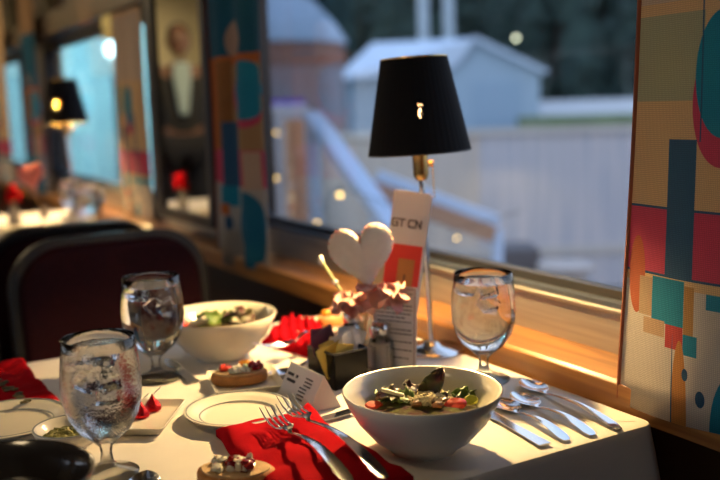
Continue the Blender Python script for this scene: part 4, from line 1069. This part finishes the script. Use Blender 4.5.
# dark crate pile + light cable drum by the fence
cr = D(515, 245, 7.0); o = MB().box(-.16, .16, -.2, .2, 0, cr.z-GZ, frame_at(Vector((cr.x, cr.y, GZ)))).build('yard_crate', mat('dark crate', (.08, .08, .10), .8), smooth=False, bevel=.02); tag(o, 'dark crate in the yard beyond the beam end', 'crate')
cr = D(566, 264, 6.6); o = MB().lathe([(0, 0), (.10, 0), (.10, .9), (.16, .94), (.16, .97), (0, .97)], 32).build('round_stand', mat('tan stand', (.42, .36, .34), .7)); o.location = (cr.x, cr.y, cr.z-.97)
o.location.z = GZ; o.scale = (1.3, 1.3, (cr.z-GZ)/.97); tag(o, 'round topped tan stand in the yard, seen through lower right glass', 'stand')
# small white van-like shed items at left of window
cr = D(283, 105, 8.5); o = MB().box(-.22, .22, -.3, .3, 0, cr.z-GZ, frame_at(Vector((cr.x, cr.y, GZ)))).build('utility_box', mat('white painted box', (.6, .6, .66), .5), smooth=False, bevel=.03); tag(o, 'pale utility box left outside with purple lamp on it', 'box')
o = MB().box(-.20, .20, -.03, .03, 0, .05, frame_at(Vector((cr.x, cr.y, cr.z)))).build('purple_lamp', emit('purple glow', (.25, .12, .9), .6), smooth=False); tag(o, 'purple light bar on top of the utility box', 'lamp')
# party lights
wb = emit('warm bulb', (1, .60, .16), 9)
for i, (px, py, dep, r, lb) in enumerate([(340, 195, 4.6, .012, 'brightest warm bulb above the heart, outside'), (317, 223, 4.6, .010, 'warm bulb low left of the heart, outside'), (276, 133, 4.6, .008, 'warm bulb high at the left window edge'), (276, 178, 4.6, .009, 'warm bulb lower at the left window edge'), (457, 238, 4.6, .006, 'small warm bulb right of the menu card'), (516, 38, 12, .022, 'faint bulb right of the shed gable')]):
    p = D(px, py, dep); o = MB().blob((0, 0, 0), r, 12, 0).build('string_light_bulb', wb if i < 5 else emit('dim bulb', (.9, .9, .6), 8)); o.location = p; tag(o, lb, 'bulb', 'outdoor string lights')
    MB().tube([(0, 0, r*.8), (0, 0, r*3)], r*.5, 8).build('socket', M['black'], o)
wire = MB()
pts = [D(266, 100, 4.6), D(276, 131, 4.6), D(276, 176, 4.6), D(317, 219, 4.6), D(340, 190, 4.6), D(457, 234, 4.6), D(520, 215, 4.6)]
wire.tube([p+Vector((0, 0, .02)) for p in pts], .003, 6); tag(wire.build('light_cable', M['black']), 'thin dark cable carrying the outdoor bulbs', 'cable')
rust = mat('orange glow drum', (.62, .30, .16), .7)  # drums added for the orange patches of glow, painted in their colour
for i, (px, py, hh_, lb) in enumerate([(302, 165, .28, 'drum coloured as an orange glow behind the ramp rail, lower'), (294, 125, .16, 'drum coloured as an orange glow, higher near the ramp top')]):
    p = D(px, py, 6.6+1.2*i); o = MB().lathe([(0, 0), (.09, 0), (.095, .1), (.09, p.z-GZ+hh_*.3), (0, p.z-GZ+hh_*.3)], 24).build('orange_glow_drum', rust); o.location = (p.x, p.y, GZ); tag(o, lb, 'barrel', 'orange glow drums')
# big pale sheeting added for the cyan glow in the further window, lit by a yard lamp
sf = D(60, 120, 9.5); o = MB().box(-5.5, 1.45, 0, .1, 0, 4.2, frame_at(Vector((sf.x, sf.y, GZ)))).build('glow_sheeting', mat('pale turquoise sheeting', (.45, .85, .88), .6, var=.15, vscale=1.2), smooth=False); tag(o, 'pale turquoise sheeting added outside for the glow in the further window', 'wall')
yl = D(113, 49, 8.6); o = MB().blob((0, 0, 0), .07, 14, 0).build('yard_lamp', emit('cool lamp', (.65, .95, 1), 12)); o.location = yl; tag(o, 'bright cool yard lamp outside the further window', 'lamp')
MB().tube([(0, 0, -.06), (0, 0, GZ-yl.z)], .03, 8).build('post', M['black'], o)

# ------------------------------------------------------------------ light
w = bpy.data.worlds.new('dusk'); SC.world = w; w.use_nodes = True; N = w.node_tree.nodes; L = w.node_tree.links
bg = N['Background']; tc = N.new('ShaderNodeTexCoord'); sp_ = N.new('ShaderNodeSeparateXYZ'); L.new(tc.outputs['Generated'], sp_.inputs[0])
cr = N.new('ShaderNodeValToRGB'); L.new(sp_.outputs[2], cr.inputs[0]); cr.color_ramp.elements[0].position = .0; cr.color_ramp.elements[0].color = (.58, .57, .60, 1); cr.color_ramp.elements[1].position = .6; cr.color_ramp.elements[1].color = (.34, .43, .60, 1)
L.new(cr.outputs[0], bg.inputs[0]); bg.inputs[1].default_value = 2.5
def area(name, loc, size, power, col, rot=(0, 0, 0), sy=None):
    l = bpy.data.lights.new(name, 'AREA'); l.energy = power; l.color = col; l.size = size
    if sy: l.shape = 'RECTANGLE'; l.size_y = sy
    o = bpy.data.objects.new(name, l); COL.objects.link(o); o.location = loc; o.rotation_euler = rot; return o
for i, (x, y, p_) in enumerate(((-.5, 5.2, 22), (-.5, 3.2, 2), (-.5, .8, 2.5), (-.6, 7.4, 14))):  # ceiling lamps out of frame, added to light the man, far wall and tables
    area('fill_ceiling_light', (x, y, 2.31), .25, p_, (1, .74, .42))
    fx = tag(MB().lathe([(0, -.02), (.16, -.02), (.17, 0), (0, 0)], 32).build('fill_ceiling_lamp', mat('lamp diffuser', (.9, .8, .6), .5, emis=(1, .75, .42), estr=1.2)), 'round aisle ceiling lamp, added out of view as fill', 'lamp', 'added aisle ceiling lamps'); fx.location = (x, y, 2.35)
plight('yard_light', yl, 110, (.6, .92, 1), .1).location = yl+(CAM-yl).normalized()*.3
SC.view_settings.view_transform = 'Standard'; SC.view_settings.look = 'None'; SC.view_settings.gamma = 1; SC.view_settings.exposure = 0
SC.view_settings.use_curve_mapping = False
SC.cycles.max_bounces = 14; SC.cycles.transmission_bounces = 12; SC.cycles.transparent_max_bounces = 12; SC.cycles.sample_clamp_indirect = 6
SC.cycles.use_denoising = True
SC.cycles.caustics_refractive = True
